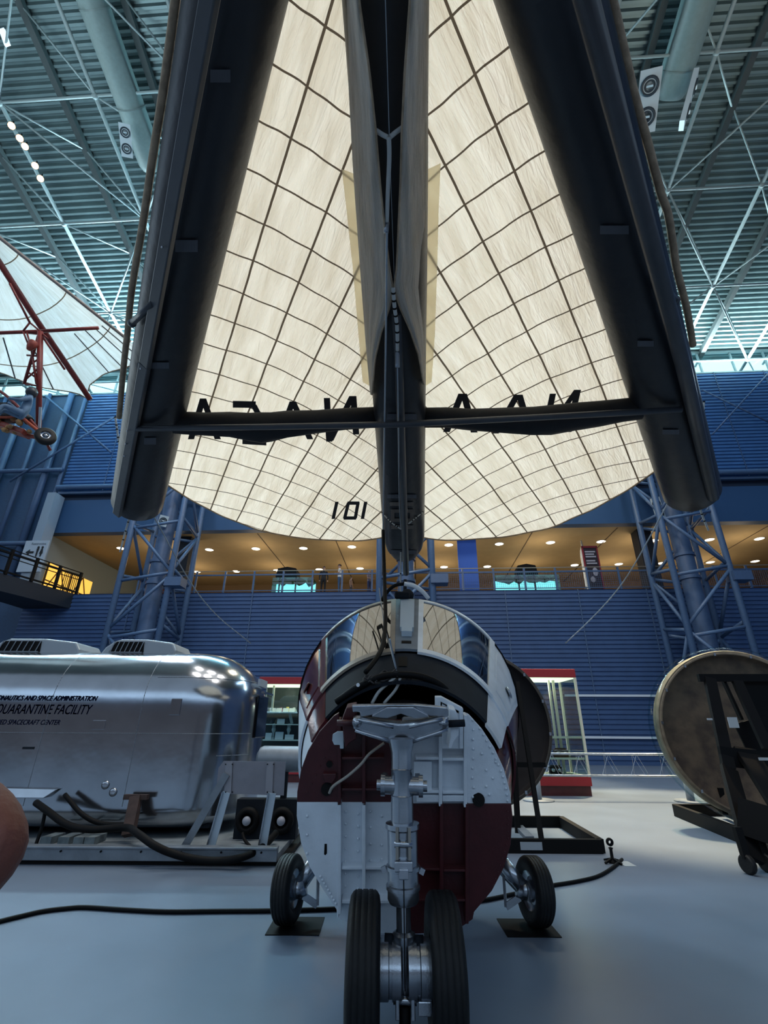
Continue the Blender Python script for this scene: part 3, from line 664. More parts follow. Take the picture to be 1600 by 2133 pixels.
# keel flaps
LO = [(716, -160), (718, 0), (726, 180), (735, 350), (750, 560), (762, 720), (772, 830)]
LI = [(738, -160), (748, 0), (770, 150), (783, 272), (792, 380), (801, 470), (812, 560), (819, 600), (812, 640), (795, 690), (782, 745), (774, 830)]
RO = [(896, -160), (893, 0), (892, 200), (892, 350), (890, 560), (888, 700), (885, 810)]
RI = [(862, -160), (854, 0), (843, 150), (837, 272), (834, 380), (830, 470), (826, 560), (820, 600), (833, 640), (855, 690), (872, 740), (884, 810)]
def byY(c, y): return float(np.interp(y, [p[1] for p in c], [p[0] for p in c]))
for O, I, yb in ((LO, LI, 822), (RO, RI, 800)):
    def fl(u, v, O=O, I=I, yb=yb):
        py = -150+(yb+150)*v; P, t = zof(KB, py); zz = proj(P)[2]; xo, xi = byY(O, py), byY(I, py)
        k = 1 if py < 600 else max(0, 1-(py-600)/240)
        x = xo+(xi-xo)*u; dz = -.02+(-.33*k-.05-.25*(1-k))*math.sin(u*math.pi/2)+.012*math.sin(u*14+py*.02)
        return PD(x, py, zz+dz)
    b = MB(); b.grid(fl, 10, 90); b.uv = [(j*.06, i*.1) for j in range(91) for i in range(11)]
    b.build('keel_flap', m_flap, wing, True)
    hm = MB(); hm.tube([fl(1, k/60)+V((0, 0, -.003)) for k in range(61)], .006, 6); hm.build('flap_hem', m_hem, wing, True)
# hem strips on the outside of the leading edge booms
for E, pts in ((LB, [(372, -60), (362, 30), (340, 190), (318, 330), (297, 470), (275, 600), (266, 690), (258, 760), (248, 870)]), (RB, [(1262, -60), (1287, 50), (1322, 200), (1350, 300), (1376, 400), (1393, 452), (1410, 560), (1430, 640), (1444, 720)])):
    pl = []
    for x, y in pts:
        P, t = zof(E, y); pl.append(PD(x, y, proj(P)[2]+.02))
    MB().tube(smooth_pts(pl, 6), .026, 8).build('leading_hem', m_hem, wing, True)
# stiffening bars below the booms
def bar3(pts, w, h, E, dz, name='boom_bar'):
    P = [PD(x, y, proj(zof(E, y)[0])[2]+dz) for x, y in pts]; b = MB()
    for i in range(len(P)-1): b.bar(P[i], P[i+1], w, h, F_)
    return b.build(name, m_bar, wing, bevel=.008)
bar3([(440, -20), (302, 760), (244, 1072)], .095, .045, LB, -.36)
b = MB(); P = [PD(x, y, proj(zof(RB, y)[0])[2]-.37) for x, y in ((1216, -20), (1423, 760), (1486, 1036))]; b.tube(P, .055, 14); b.build('boom_bar', m_bar, wing, True)
P = [PD(x, y, proj(zof(KB, min(y, 1150))[0])[2]-.36) for x, y in ((826, 655), (831, 760), (836, 900), (846, 1195))]
MB().tube(P, .036, 12).build('boom_bar', m_bar, wing, True)
for E, a, c in ((LB, (318, 633), (275, 673)), (RB, (1370, 583), (1407, 626))):
    pa = PD(a[0], a[1], proj(zof(E, a[1])[0])[2]-.38); pc = PD(c[0], c[1], proj(zof(E, c[1])[0])[2]-.2)
    b = MB(); b.cyl(pa, pc, .026, n=10); b.sph(pc, .035, 10); b.build('bar_link', m_bar, wing, True)
# spreader
def spreader(st, zA, zB, x0, x1):
    b = MB(); vs = []; n = 14
    for (x, yt, yb_) in st:
        f = (x-x0)/(x1-x0); z = zA+(zB-zA)*f; r = (yb_-yt)/2*z/FPX
        c = PD(x, (yt+yb_)/2, z)
        for k in range(n):
            a = 2*math.pi*k/n; vs.append(c+U_*math.sin(a)*r*(1+.04*math.sin(k*3+x))+F_*math.cos(a)*r*.8)
    m = len(st); b.add(vs, [(i*n+k, i*n+(k+1) % n, (i+1)*n+(k+1) % n, (i+1)*n+k) for i in range(m-1) for k in range(n)]+[tuple(range(n)), tuple(range((m-1)*n, m*n))])
    return b.build('spreader_sleeve', mat('spreader_black', '15161a', .75, noise=.2, nscale=4, bump=.4, bscale=9), wing, True)
zl = proj(zof(LB, 885)[0])[2]; zk = proj(zof(KB, 870)[0])[2]; zr = proj(zof(RB, 850)[0])[2]
spreader([(312, 862, 898), (345, 860, 902), (380, 858, 905), (430, 860, 908), (480, 859, 911), (520, 859, 919), (545, 858, 923), (565, 858, 919), (600, 856, 912), (660, 854, 902), (720, 850, 896), (785, 847, 890)], zl-.1, zk, 300, 785)
spreader([(880, 849, 890), (930, 848, 890), (980, 851, 896), (1040, 850, 902), (1110, 847, 907), (1150, 843, 905), (1200, 838, 896), (1250, 834, 888), (1300, 829, 878), (1345, 825, 872), (1400, 822, 872)], zk, zr-.1, 880, 1400)
b = MB(); b.tube([PD(285, 893, zl-.38), PD(560, 889, (zl+zk)/2-.33), PD(835, 884, zk-.42), PD(1130, 869, (zk+zr)/2-.33), PD(1420, 853, zr-.38)], .028, 12); b.build('spreader_tube', m_bar, wing, True)
# 101 on the keel, patches
def cylhit(E, px, py, r):
    d = ray(px, py).normalized(); a = (E-APX).normalized(); w = EYE-APX
    dp = d-a*d.dot(a); wp = w-a*w.dot(a); A = dp.dot(dp); Bq = 2*dp.dot(wp); Cq = wp.dot(wp)-r*r; D = Bq*Bq-4*A*Cq
    if D < 0: D = 0
    return EYE+d*((-Bq-math.sqrt(D))/(2*A))
def decal(E, r, quads, name, m, K=8):
    b = MB()
    for (xa, ya, xb, yb) in quads:
        vs = []
        for k in range(K+1):
            x = xa+(xb-xa)*k/K
            for y in (ya, yb): vs.append(cylhit(E, x, y, r))
        b.add(vs, [(2*k, 2*k+1, 2*k+3, 2*k+2) for k in range(K)])
    return b.build(name, m, wing)
decal(KB, .262, [(812, 1046, 862, 1054), (816, 1061, 862, 1068), (814, 1061, 822, 1086), (854, 1061, 862, 1086), (816, 1080, 862, 1087), (815, 1094, 862, 1102)], 'lettering', mat('number_tan', '6b625a', .8))
decal(KB, .262, [(806, 1030, 868, 1038)], 'boom_patch', m_patch); decal(KB, .258, [(806, 862, 868, 874)], 'boom_patch', m_patch)
decal(KB, .262, [(812, 1146, 868, 1154)], 'boom_patch', m_patch)
for E, qs in ((LB, [(438, 145, 480, 172), (365, 500, 412, 525), (286, 755, 352, 768), (300, 912, 325, 926)]), (RB, [(1250, 470, 1310, 488), (1328, 710, 1362, 722), (1380, 895, 1415, 905)])):
    for q_ in qs: decal(E, .285, [q_], 'boom_patch', m_patch)
b = MB()
for E, s in ((LB, [(265, 898), (262, 925), (259, 950), (293, 768), (338, 515)]), (RB, [(1440, 850), (1446, 875), (1376, 580), (1345, 450)])):
    for x, y in s: b.sph(PD(x, y, proj(zof(E, y)[0])[2]-.42), .009, 8)
b.build('bolt', m_chrome, wing, True)
# ropes
def rope(pts, z, r, name='lacing', m=m_rope, ties=0, parent=wing, lab=None):
    P = []
    for i, (x, y) in enumerate(pts):
        zz = z if not isinstance(z, (list, tuple)) else z[i]; P.append(PD(x, y, zz))
    P = smooth_pts(P, 5); b = MB(); b.tube(P, r, 8); o = b.build(name, m, parent, True)
    if ties:
        b = MB()
        for k in range(ties):
            i = int((k+.5)/ties*(len(P)-2)); a = P[i]; c = P[i+1]; d = (c-a).normalized(); b.cyl(a, a+d*.012, r*1.25, n=8)
        b.build('rope_tie', m_black, parent)
    return o
zk_ = lambda y: proj(zof(KB, min(y, 1150))[0])[2]
rope([(784, 272), (796, 280), (808, 286)], [zk_(272)-.36]*3, .013); rope([(838, 266), (824, 276), (812, 286)], [zk_(272)-.36]*3, .013)
rope([(810, 285), (811, 330), (808, 400), (806, 462)], [zk_(y)-.40 for y in (285, 330, 400, 462)], .013)
rope([(806, 462), (804, 485)], zk_(470)-.40, .017, m=m_wire)
rope([(806, 485), (804, 700), (801, 890), (798, 1105)], [zk_(y)-.45 for y in (485, 700, 890, 1105)], .008, name='steel_cable', m=m_wire)
rope([(802, -30), (807, 140), (811, 280), (816, 430), (822, 596)], [zk_(y)-.38 for y in (-30, 140, 280, 430, 596)], .0025, name='thin_wire', m=m_wire)
rope([(819, 600), (822, 640), (827, 680), (828, 730)], [zk_(y)-.42 for y in (600, 640, 680, 730)], .014, ties=7)
rope([(828, 730), (828, 765)], zk_(745)-.42, .019, m=m_wire)
rope([(828, 765), (830, 900), (832, 1040), (835, 1100)], [zk_(y)-.45 for y in (765, 900, 1040, 1100)], .006, name='steel_cable', m=m_wire)
rope([(796, 1068), (815, 1088), (835, 1102)], [zk_(1080)-.25, zk_(1080)-.38, zk_(1080)-.42], .008, ties=7); rope([(881, 1066), (860, 1084), (835, 1102)], [zk_(1080)-.25, zk_(1080)-.38, zk_(1080)-.42], .008, ties=7)
rope([(835, 1102), (835, 1130), (835, 1165), (834, 1245)], zk_(1150)-.42, .009, ties=4)
rope([(240, 868), (246, 910), (253, 955)], ZL-.4, .011, ties=6); rope([(253, 955), (285, 957), (320, 940), (347, 904)], [ZL-.4, ZL-.4, ZL-.35, ZL-.2], .010, ties=7)
rope([(1466, 836), (1464, 880), (1455, 915)], ZR-.4, .011, ties=6); rope([(1455, 915), (1425, 915), (1385, 900), (1352, 873)], [ZR-.4, ZR-.4, ZR-.35, ZR-.2], .010, ties=7)
rope([(275, 1058), (262, 1105), (250, 1150)], ZL, .010, ties=4); rope([(1452, 1032), (1462, 1070), (1476, 1105)], ZR, .010, ties=4)
rope([(253, 955), (320, 1075), (395, 1210), (450, 1280), (522, 1340)], [ZL-.4, 6.2, 7.2, 7.8, 8.4], .008, name='guy_line', m=m_wire)
rope([(1455, 915), (1390, 1050), (1310, 1195), (1250, 1270), (1178, 1340)], [ZR-.4, 5.9, 6.8, 7.4, 8.0], .008, name='guy_line', m=m_wire)
rope([(248, 1050), (262, 1045), (300, 1040)], ZL-.3, .012, m=mat('old_rope', '9a8f84', .8))
# ================================================================== CAPSULE (test vehicle)
NC = PD(843, 1690, 3.1); RC_ = PD(848, 1480, 5.02); NR, RR = .70, 1.145
AX = (RC_-NC).normalized(); AL = (RC_-NC).length
CX = V((1, 0, 0)); CX = (CX-AX*CX.dot(AX)).normalized(); CU = CX.cross(AX)                      # right, up of the body
if CU.z < 0: CU = -CU
NN = -AX
cap = thing('space_capsule', V((NC.x, 4.6, 0)), 'maroon and white checkered cone-shaped space capsule on three-wheel landing gear, nose bulkhead open', 'spacecraft')
def cone(t, th, off=0):                                              # th from the top, positive to the right, degrees
    a = math.radians(th); r = NR+(RR-NR)*t+off
    return NC+AX*(AL*t)+(CX*math.sin(a)+CU*math.cos(a))*r
def skin(name, t0, t1, a0, a1, m, off=0, th=.02, nu=None, smooth=True, par=None):
    A0 = a0 if isinstance(a0, tuple) else (a0, a0); A1 = a1 if isinstance(a1, tuple) else (a1, a1)
    nu = nu or max(3, int(abs(A1[0]-A0[0])/4)); b = MB(); g = []
    an = lambda u, v: (A0[0]+(A0[1]-A0[0])*v)*(1-u)+(A1[0]+(A1[1]-A1[0])*v)*u
    fo = lambda u, v: cone(t0+(t1-t0)*v, an(u, v), off); fi = lambda u, v: cone(t0+(t1-t0)*v, an(u, v), off-th)
    nv = 6; n0 = 0; b.grid(fo, nu, nv); n1 = len(b.v); b.grid(fi, nu, nv); w = nu+1
    e = [(i, i+1) for i in range(nu)]+[(j*w+nu, (j+1)*w+nu) for j in range(nv)]+[(nv*w+i+1, nv*w+i) for i in range(nu)]+[((j+1)*w, j*w) for j in range(nv)]
    b.add([], []); b.f += [(x, y, n1+y, n1+x) for x, y in e]; b.mi += [0]*len(e)
    return b.build(name, m, par or cap, 'auto')
m_glossm = mat('gloss_maroon', '4a1c20', .16, noise=.2, nscale=5, bump=.08, bscale=8)
m_win = mat('mirror_tinted_glass', '15120f', .03, ior=3.2, bump=.012, bscale=2.0)
m_dark = mat('charcoal_panel', '1a2028', .75, noise=.15, nscale=5, spec=.15)
m_pill = mat('pillar_grey', '66717c', .45, noise=.1)
TF = .36
# lower quarters of the body and side skins
skin('side_skin', TF, 1.0, (-69, -86), -50, m_glossm); skin('side_skin', TF, 1.0, 50, (69, 86), m_white)
skin('lower_skin', TF, 1.0, (69, 86), 180, m_glossm); skin('lower_skin', TF, 1.0, -180, (-69, -86), m_white)
skin('lower_skin', .04, TF, (62, 69), 180, m_glossm, off=-.03); skin('lower_skin', .04, TF, -180, (-62, -69), m_white, off=-.03)
skin('front_skin', 0.12, TF, 50, (64, 69), m_white, off=-.012); skin('front_skin', .12, TF, (-64, -69), -50, m_glossm, off=-.012)
skin('front_collar', .14, TF+.01, -52, 52, m_dark, off=-.015)
skin('nose_skin', .02, .14, -64, -50, m_glossm, off=-.03)
# hatch windows with frames and centre pillar
for s in (-1, 1):
    mf = m_white if s > 0 else mat('tan_frame', '8a7f72', .5, noise=.1)
    hd = skin('hatch_window', TF+.03, .985, s*8.5, s*49, m_win, off=.004, nu=24)
    skin('hatch_frame', TF-.005, TF+.03, s*6, s*52, mf, off=.016)
    skin('hatch_frame', TF+.02, .985, s*6, s*8.6, mf, off=.016)
    skin('hatch_frame', .975, 1.0, s*6, s*52, mf, off=.016)
    skin('hatch_frame', TF+.03, .985, s*48.5, s*52, m_white if s > 0 else m_glossm, off=.016)
    ms = m_white if s > 0 else m_glossm
    skin('side_panel', TF+.1, .93, s*55, (s*68, s*80), ms, off=.006)
    p = cone(TF+.28, s*66, .01); n = (cone(TF+.28, s*66, 1)-cone(TF+.28, s*66, 0)).normalized(); u = AX; v = n.cross(u)
    b = MB(); b.lathe([(.028, .0), (.05, .002), (.055, .014), (.04, .02), (.03, .008), (0, .008)], p, n, 16); b.build('port', m_silver if s > 0 else m_glossm, cap, True)
skin('centre_pillar', TF+.02, 1.0, -6.2, 6.2, m_pill, off=.012)
skin('pillar_panel', .56, .94, -3.4, 3.6, mat('pale_blue_box', 'aab8c4', .4), off=.05, th=.04)
skin('pillar_panel_step', .50, .58, -2.6, 2.8, mat('pale_blue_box', 'aab8c4', .4), off=.06, th=.045)
skin('pillar_slot', .43, .455, -2.6, 2.6, m_black, off=.016)
skin('collar_slot', .25, .33, -4, 0.5, m_black, off=-.008)
# emblem on the right side skin: black ring and star
p = cone(.28, 72, .0); n = (cone(.28, 72, 1)-p).normalized(); u = n.cross(AX).normalized(); v = u.cross(n); b = MB()
b.lathe([(.085, .004), (.093, .006)], p, n, 24)
st = [p+n*.006+(u*math.cos(a)+v*math.sin(a))*(.08 if k % 2 == 0 else .034) for k, a in enumerate([math.pi/2+i*math.pi/5 for i in range(10)])]
b.prism(st, n*.003); b.build('emblem', mat('ink_black', '101318', .7), cap)
# rear rim, base
b = MB(); b.lathe([(RR*.97, 0), (RR+.015, 0), (RR+.015, .05), (RR*.9, .09), (RR*.5, .12), (0, .12)], NC+AX*AL, AX, 48); b.build('base_rim', m_black, cap, 'auto')
# apex fitting and hoses on top of the body
b = MB(); q = cone(1.0, 0, .0); b.sph(q+V((0, 0, .05)), .07, 12, (1, .8, 1)); b.cyl(q+V((-.03, 0, 0)), q+V((-.02, 0, .22)), .02); b.build('riser_fitting', m_dark, cap, True)
H = [PD(875, 1243, 4.9), PD(890, 1240, 4.9), PD(872, 1222, 4.85), PD(850, 1215, 4.85)]
MB().tube(smooth_pts([PD(893, 1247, 4.85), PD(880, 1232, 4.85), PD(862, 1220, 4.85), PD(842, 1216, 4.85)], 6), .022, 10).build('white_hose', m_white, cap, True)
MB().tube(smooth_pts([PD(842, 1216, 4.87), PD(822, 1220, 4.87), PD(806, 1234, 4.87), PD(795, 1252, 4.87)], 6), .018, 10).build('black_hose', m_black, cap, True)
MB().box(PD(838, 1240, 5.0), (.16, .08, .07)).build('top_fairing', m_dark, cap, bevel=.02)
# ------------------------------------------------ nose bulkhead
TB = .30; BN = V((0, -math.cos(TB), -math.sin(TB)))
def BK(px, py, off=0.): return PP(px, py, NC+BN*off, BN)
OUT = [(905, 1456), (945, 1470), (978, 1490), (1005, 1520), (1030, 1558), (1050, 1602), (1063, 1650), (1068, 1700), (1064, 1760), (1050, 1808), (1025, 1856), (988, 1900), (985, 1915), (958, 1934), (905, 1944), (838, 1946), (780, 1944), (738, 1930), (703, 1912), (701, 1895), (672, 1852), (645, 1806), (627, 1756), (618, 1700), (619, 1650), (627, 1604), (641, 1565), (665, 1525), (695, 1492), (730, 1470), (762, 1459)]
def clip(poly, ax, val, keep):                                      # half-plane clip in the bulkhead drawing
    out = []; n = len(poly)
    for i in range(n):
        a, b = poly[i], poly[(i+1) % n]; ia = (a[ax]-val)*keep >= 0; ib = (b[ax]-val)*keep >= 0
        if ia: out.append(a)
        if ia != ib:
            t = (val-a[ax])/(b[ax]-a[ax]); out.append((a[0]+(b[0]-a[0])*t, a[1]+(b[1]-a[1])*t))
    return out
m_mw, m_mm = m_white, m_maroon
def plate(poly, off, th, name, m, par=cap, bev=.004):
    P = [BK(x, y, off) for x, y in poly]; return MB().prism(P, -BN*th).build(name, m, par, bevel=bev)
UL = clip(clip(OUT, 0, 838, -1), 1, 1671, -1); UR = clip(clip(OUT, 0, 838, 1), 1, 1674, -1); LL = clip(clip(OUT, 0, 838, -1), 1, 1671, 1); LR = clip(clip(OUT, 0, 838, 1), 1, 1674, 1)
for q, m, rec in ((UL, m_mm, (706, 838)), (UR, m_mw, (838, 972)), (LL, m_mw, (706, 838)), (LR, m_mm, (838, 972))):
    inner = clip(clip(q, 0, rec[0], 1), 0, rec[1], -1)
    outer = clip(q, 0, 706, -1) if rec[0] == 706 else clip(q, 0, 972, 1)
    plate(outer, .0, .03, 'bulkhead_panel', m)
    if m is m_mm or q is LL: inner = clip(inner, 1, 1500, 1) if q is UL else inner
    if q is UR: inner = clip(inner, 1, 1500, 1)
    plate(inner, -.06, .02, 'bulkhead_web', m)
# ribs
def rib(x0, y0, x1, y1, wpx, m, off=.012, th=.075, name='bulkhead_rib'):
    if abs(x1-x0) < abs(y1-y0): poly = [(x0-wpx/2, y0), (x0+wpx/2, y0), (x1+wpx/2, y1), (x1-wpx/2, y1)]
    else: poly = [(x0, y0-wpx/2), (x1, y1-wpx/2), (x1, y1+wpx/2), (x0, y0+wpx/2)]
    plate(poly, off, th, name, m, bev=.003)
for x, y0, y1, ms in ((707, 1500, 1678, m_mm), (707, 1672, 1905, m_mw), (758, 1480, 1678, m_mm), (758, 1672, 1926, m_mw), (918, 1500, 1680, m_mw), (920, 1674, 1940, m_mm), (970, 1490, 1682, m_mw), (973, 1674, 1925, m_mm)):
    rib(x, y0, x, y1, 7, ms)
for x0, x1, y, ms, wd in ((712, 800, 1580, m_mm, 5), (712, 806, 1645, m_mm, 5), (712, 808, 1809, m_mw, 6), (712, 812, 1879, m_mw, 7), (866, 915, 1580, m_mw, 6), (922, 968, 1582, m_mw, 6), (862, 915, 1650, m_mw, 6), (922, 968, 1651, m_mw, 6), (868, 918, 1812, m_mm, 5), (924, 970, 1814, m_mm, 5), (868, 970, 1876, m_mm, 5), (868, 918, 1664, m_mw, 14), (922, 969, 1664, m_mw, 12)):
    rib(x0, y, x1, y, wd, ms, off=.002)
plate([(862, 1587), (900, 1587), (900, 1648), (880, 1648), (880, 1640), (862, 1640)], -.02, .02, 'cover_plate', m_white)
plate([(693, 1530), (703, 1524), (716, 1524), (716, 1560), (708, 1560), (708, 1552), (696, 1552), (692, 1543)], .03, .015, 'small_bracket', mat('outlet_white', 'c2d2da', .5))
rivL = MB(); rr = random.Random(3)
def riv(b, pts, off=.004, r=.0085):
    for x, y in pts: b.sph(BK(x, y, off), r, 8)
b = MB()
for k in range(13): t = k/12; riv(b, [(1000+58*math.sin(t*1.45), 1518+150*t)])
for k in range(9): riv(b, [(984+rr.random()*3, 1500+20*k)]); 
for k in range(6): riv(b, [(995+rr.random()*38, 1570+k*17)])
b.build('rivets', m_white, cap, True)['kind'] = 'stuff'
b = MB()
for k in range(7): riv(b, [(720, 1690+26*k), (746, 1695+26*k), (772, 1690+34*k)], -.055)
for k in range(9): riv(b, [(668+4*k, 1826+7*k)]); 
for k in range(10): riv(b, [(640+3*(k % 3), 1700+13*k)]) if k % 3 == 0 else None
for y in (1700, 1760, 1790): riv(b, [(795, y)], -.055)
b.build('rivets', m_white, cap, True)['kind'] = 'stuff'
b = MB()
for k in range(6): riv(b, [(640+9*k, 1560+18*(5-k))], .003, .005)
for k in range(12): riv(b, [(1058-3*max(0, k-4)**1.2, 1690+14*k)], .003, .005)
b.build('rivets', m_maroon, cap, True)['kind'] = 'stuff'
for x, y, r in ((686, 1592, .020), (681, 1644, .038), (997, 1666, .040)): MB().cyl(BK(x, y, .016), BK(x, y, 0), r, n=20).build('access_hole', m_black, cap)
plate([(676, 1758), (681, 1758), (681, 1778), (678, 1782), (675, 1780)], .003, .004, 'slot', m_black)
plate([(672, 1612), (700, 1612), (700, 1620), (692, 1632), (678, 1630)], .03, .03, 'latch_lug', m_maroon)
MB().tube(smooth_pts([BK(686, 1652, .03), BK(695, 1637, .05), BK(725, 1616, .06), BK(752, 1592, .06), BK(770, 1570, .05), BK(800, 1548, .02)], 6), .009, 8).build('cream_wire', mat('wire_cream', '9a958c', .7), cap, True)
# open compartment above the bulkhead
b = MB(); b.lathe([(0, 0), (.60, 0), (.60, .02), (0, .02)], NC+AX*.32, AX, 32); b.build('inner_bulkhead', m_black, cap)
m_int = mat('interior_dark', '2b2a2c', .7, noise=.4, nscale=20)
b = MB(); b.box(NC+AX*.15+CU*.48+CX*.13, (.3, .25, .12)); b.build('equipment_box', mat('equipment_grey', '7a7c80', .5, noise=.2), cap, bevel=.01)
b = MB(); b.box(NC+AX*.2+CU*.46-CX*.12, (.12, .2, .14)); b.build('equipment_box', m_int, cap, bevel=.01)
for k, (pts, r, m) in enumerate((([(700, 1462), (735, 1440), (770, 1420), (800, 1408), (840, 1405), (880, 1410), (915, 1425), (940, 1448)], .024, m_black), ([(705, 1456), (745, 1428), (790, 1410), (830, 1400)], .015, m_rubber), ([(755, 1425), (775, 1412), (800, 1418), (825, 1402), (850, 1412)], .012, m_int),
     ([(775, 1465), (790, 1440), (815, 1418), (832, 1402)], .012, m_rope), ([(800, 1465), (825, 1435), (836, 1405)], .011, m_rope), ([(812, 1330), (818, 1360), (826, 1395)], .006, m_wire))):
    P = [PD(x, y, 3.45) for x, y in pts]; MB().tube(smooth_pts(P, 6), r, 8).build('wire_bundle' if r > .011 else 'cable', m, cap, True)
b = MB()
for k in range(16):
    x = 752+rr.random()*95; y = 1402+rr.random()*22; p = PD(x, y, 3.5-rr.random()*.08)
    b.tube(smooth_pts([p, p+V((.05*rr.random(), .02, .03)), p+V((.09*rr.random(), 0, -.01))], 4), .007, 6)
b.build('connector_bundle', m_int, cap, True)
tagp = PD(746, 1427, 3.42); MB().cyl(tagp, tagp+V((0, -.012, 0)), .013, n=14).build('white_button', m_white, cap)
# box frame at the right of the compartment
plate([(907, 1452), (920, 1452), (965, 1476), (965, 1560), (957, 1560), (957, 1482), (918, 1462), (918, 1500), (907, 1500)], .03, .04, 'frame_lip', m_white)
plate([(921, 1466), (957, 1488), (957, 1560), (921, 1560)], .02, .02, 'frame_cover', m_white)
# ------------------------------------------------ nose gear
gear = thing('nose_gear', V((NC.x, 3.34, 0)), 'silver twin-wheel nose landing gear leg with yoke in front of the checkered bulkhead', 'landing gear') if 0 else cap
FO = .20
def fp(px, py, off): return BK(px, py, off)
def fplate(poly, off, th, name, m=m_silver, bev=.006): return MB().prism([fp(x, y, off) for x, y in poly], -BN*th).build(name, m, cap, bevel=bev)
fplate([(733, 1470), (815, 1468), (862, 1468), (930, 1474), (935, 1480), (935, 1492), (895, 1492), (862, 1472), (806, 1472), (775, 1490), (750, 1494), (750, 1484), (735, 1484)], FO, .04, 'top_guard')
fplate([(806, 1473), (861, 1473), (893, 1490), (893, 1495), (862, 1497), (835, 1487), (807, 1497), (775, 1494), (775, 1490)], FO+.01, .05, 'yoke_cap')
fplate([(735, 1496), (755, 1496), (800, 1504), (835, 1507), (872, 1504), (935, 1492), (936, 1520), (905, 1531), (868, 1542), (852, 1552), (820, 1552), (806, 1542), (770, 1531), (735, 1520)], FO+.02, .07, 'yoke', bev=.014)
b = MB()
for k, (x, y) in enumerate(((744, 1504), (924, 1505))): b.lathe([(.03, 0), (.03, .012), (.015, .012), (.015, .022), (0, .022)], fp(x, y, FO+.02), BN, 14)
b.build('yoke_pin', m_chrome, cap, True)
for pa, pb in (((745, 1499), (820, 1514)), ((922, 1498), (852, 1514)), ((740, 1521), (818, 1546)), ((932, 1519), (856, 1546))):
    MB().tube([fp(pa[0], pa[1], FO+.025), fp(pb[0], pb[1], FO+.03)], .012, 10).build('yoke_rib', m_silver, cap, True)
# side cheeks carrying the yoke
fplate([(722, 1474), (742, 1470), (742, 1540), (728, 1548), (720, 1560), (716, 1540), (712, 1500)], .12, .1, 'cheek', m_maroon)
fplate([(936, 1476), (950, 1480), (956, 1500), (956, 1532), (946, 1545), (940, 1560), (934, 1560), (938, 1535)], .14, .12, 'cheek', m_white)
MB().cyl(fp(930, 1508, .16), fp(968, 1506, .16), .022, n=14).build('yoke_bolt', m_dark, cap, True)
MB().cyl(fp(737, 1506, .16), fp(702, 1506, .16), .02, n=14).build('yoke_bolt', m_maroon, cap, True)
S0 = fp(836, 1540, FO); AXL = PZ(842, 2018, .335); AXL = V((AXL.x, 3.34, .335))
S1 = V((AXL.x, 3.33, .40))
def sp(f): return S0.lerp(S1, f)
dS = (S1-S0).normalized(); LS = (S1-S0).length
def at_y(py):
    lo, hi = -.1, 1.2
    for _ in range(40):
        m = (lo+hi)/2
        if proj(sp(m))[1] < py: lo = m
        else: hi = m
    return lo*LS
hh = [at_y(y) for y in (1535, 1556, 1600, 1604, 1655, 1660, 1716, 1720, 1724, 1800, 1806, 1812, 1840, 1846, 1852, 1872, 1880)]
b = MB(); b.lathe([(.05, hh[0]), (.085, hh[0]+.01), (.072, hh[1]), (.064, hh[1]+.03), (.064, hh[2]), (.068, hh[2]+.004), (.064, hh[3]), (.064, hh[4]), (.068, hh[4]+.004), (.066, hh[5]), (.066, hh[6])], S0, dS, 28); b.build('strut_upper', m_silver, cap, 'auto')
b = MB(); b.lathe([(.066, hh[6]-.01), (.098, hh[6]-.005), (.098, hh[7]+.01), (.088, hh[8]+.01), (.084, hh[9]), (.096, hh[9]+.005), (.096, hh[10]+.01), (.086, hh[11]), (.086, hh[12]), (.096, hh[12]+.005), (.096, hh[13]+.01), (.088, hh[14]), (.088, hh[15]), (.078, hh[16]), (.0, hh[16])], S0, dS, 28); b.build('strut_collar', m_silver, cap, 'auto')
he = at_y(1990); b = MB(); b.lathe([(.040, hh[16]-.02), (.040, at_y(1952))], S0, dS, 24); b.build('piston', m_chrome, cap, True)
b = MB(); b.lathe([(.043, at_y(1938)), (.062, at_y(1944)), (.062, at_y(1956)), (.058, at_y(1962)), (.060, at_y(2000)), (.05, at_y(2060)), (.03, at_y(2075))], S0, dS, 24); b.build('axle_housing', m_silver, cap, 'auto')
# side trunnions
for s in (-1, 1):
    c = S0+dS*at_y(1636); b = MB(); b.lathe([(.05, .0), (.05, .10), (.06, .10), (.06, .125), (.03, .125), (.03, .15), (0, .15)], c, CX*s, 16); b.build('trunnion', m_silver, cap, 'auto')
    b = MB(); b.bar(c+CX*s*.10, c+CX*s*.10-BN*.12, .03, .05); b.build('trunnion_lug', m_silver, cap)
c = S0+dS*at_y(1675); MB().bar(S0+dS*at_y(1560)+CX*-.0, S0+dS*at_y(1562), .12, .02).build('strut_tab', m_silver, cap) if 0 else None
# scissor link on the collar
n0 = -AX*1; fr = V((0, -1, 0)); c = S0+dS*at_y(1760)+fr*.095
for s in (-1, 1): MB().bar(c+CX*s*.035+V((0, 0, .10)), c+CX*s*.035-V((0, 0, .05)), .016, .03, fr).build('link_fork', mat('warm_metal', '8f8c86', .4, .5), cap)
MB().cyl(c+CX*-.05+V((0, 0, .02)), c+CX*.05+V((0, 0, .02)), .018, n=12).build('link_pin', m_chrome, cap, True)
b = MB(); b.box(c-V((0, 0, .08)), (.10, .05, .05)); b.box(c-V((0, 0, .11))+fr*.02, (.05, .04, .05)); b.build('link_block', m_silver, cap, bevel=.006)
for s in (-1, 1): MB().bar(S0+dS*at_y(1810)+CX*s*.095, S0+dS*at_y(1815)+CX*s*.12, .03, .03).build('collar_lug', m_silver, cap)
b = MB(); c = S0+dS*at_y(1960)
for s in (-1, 1):
    MB().cyl(c+CX*s*.06, c+CX*s*.105, .03, n=14).build('tow_lug', m_dark, cap, True)
c = S0+dS*at_y(2072)+fr*.06
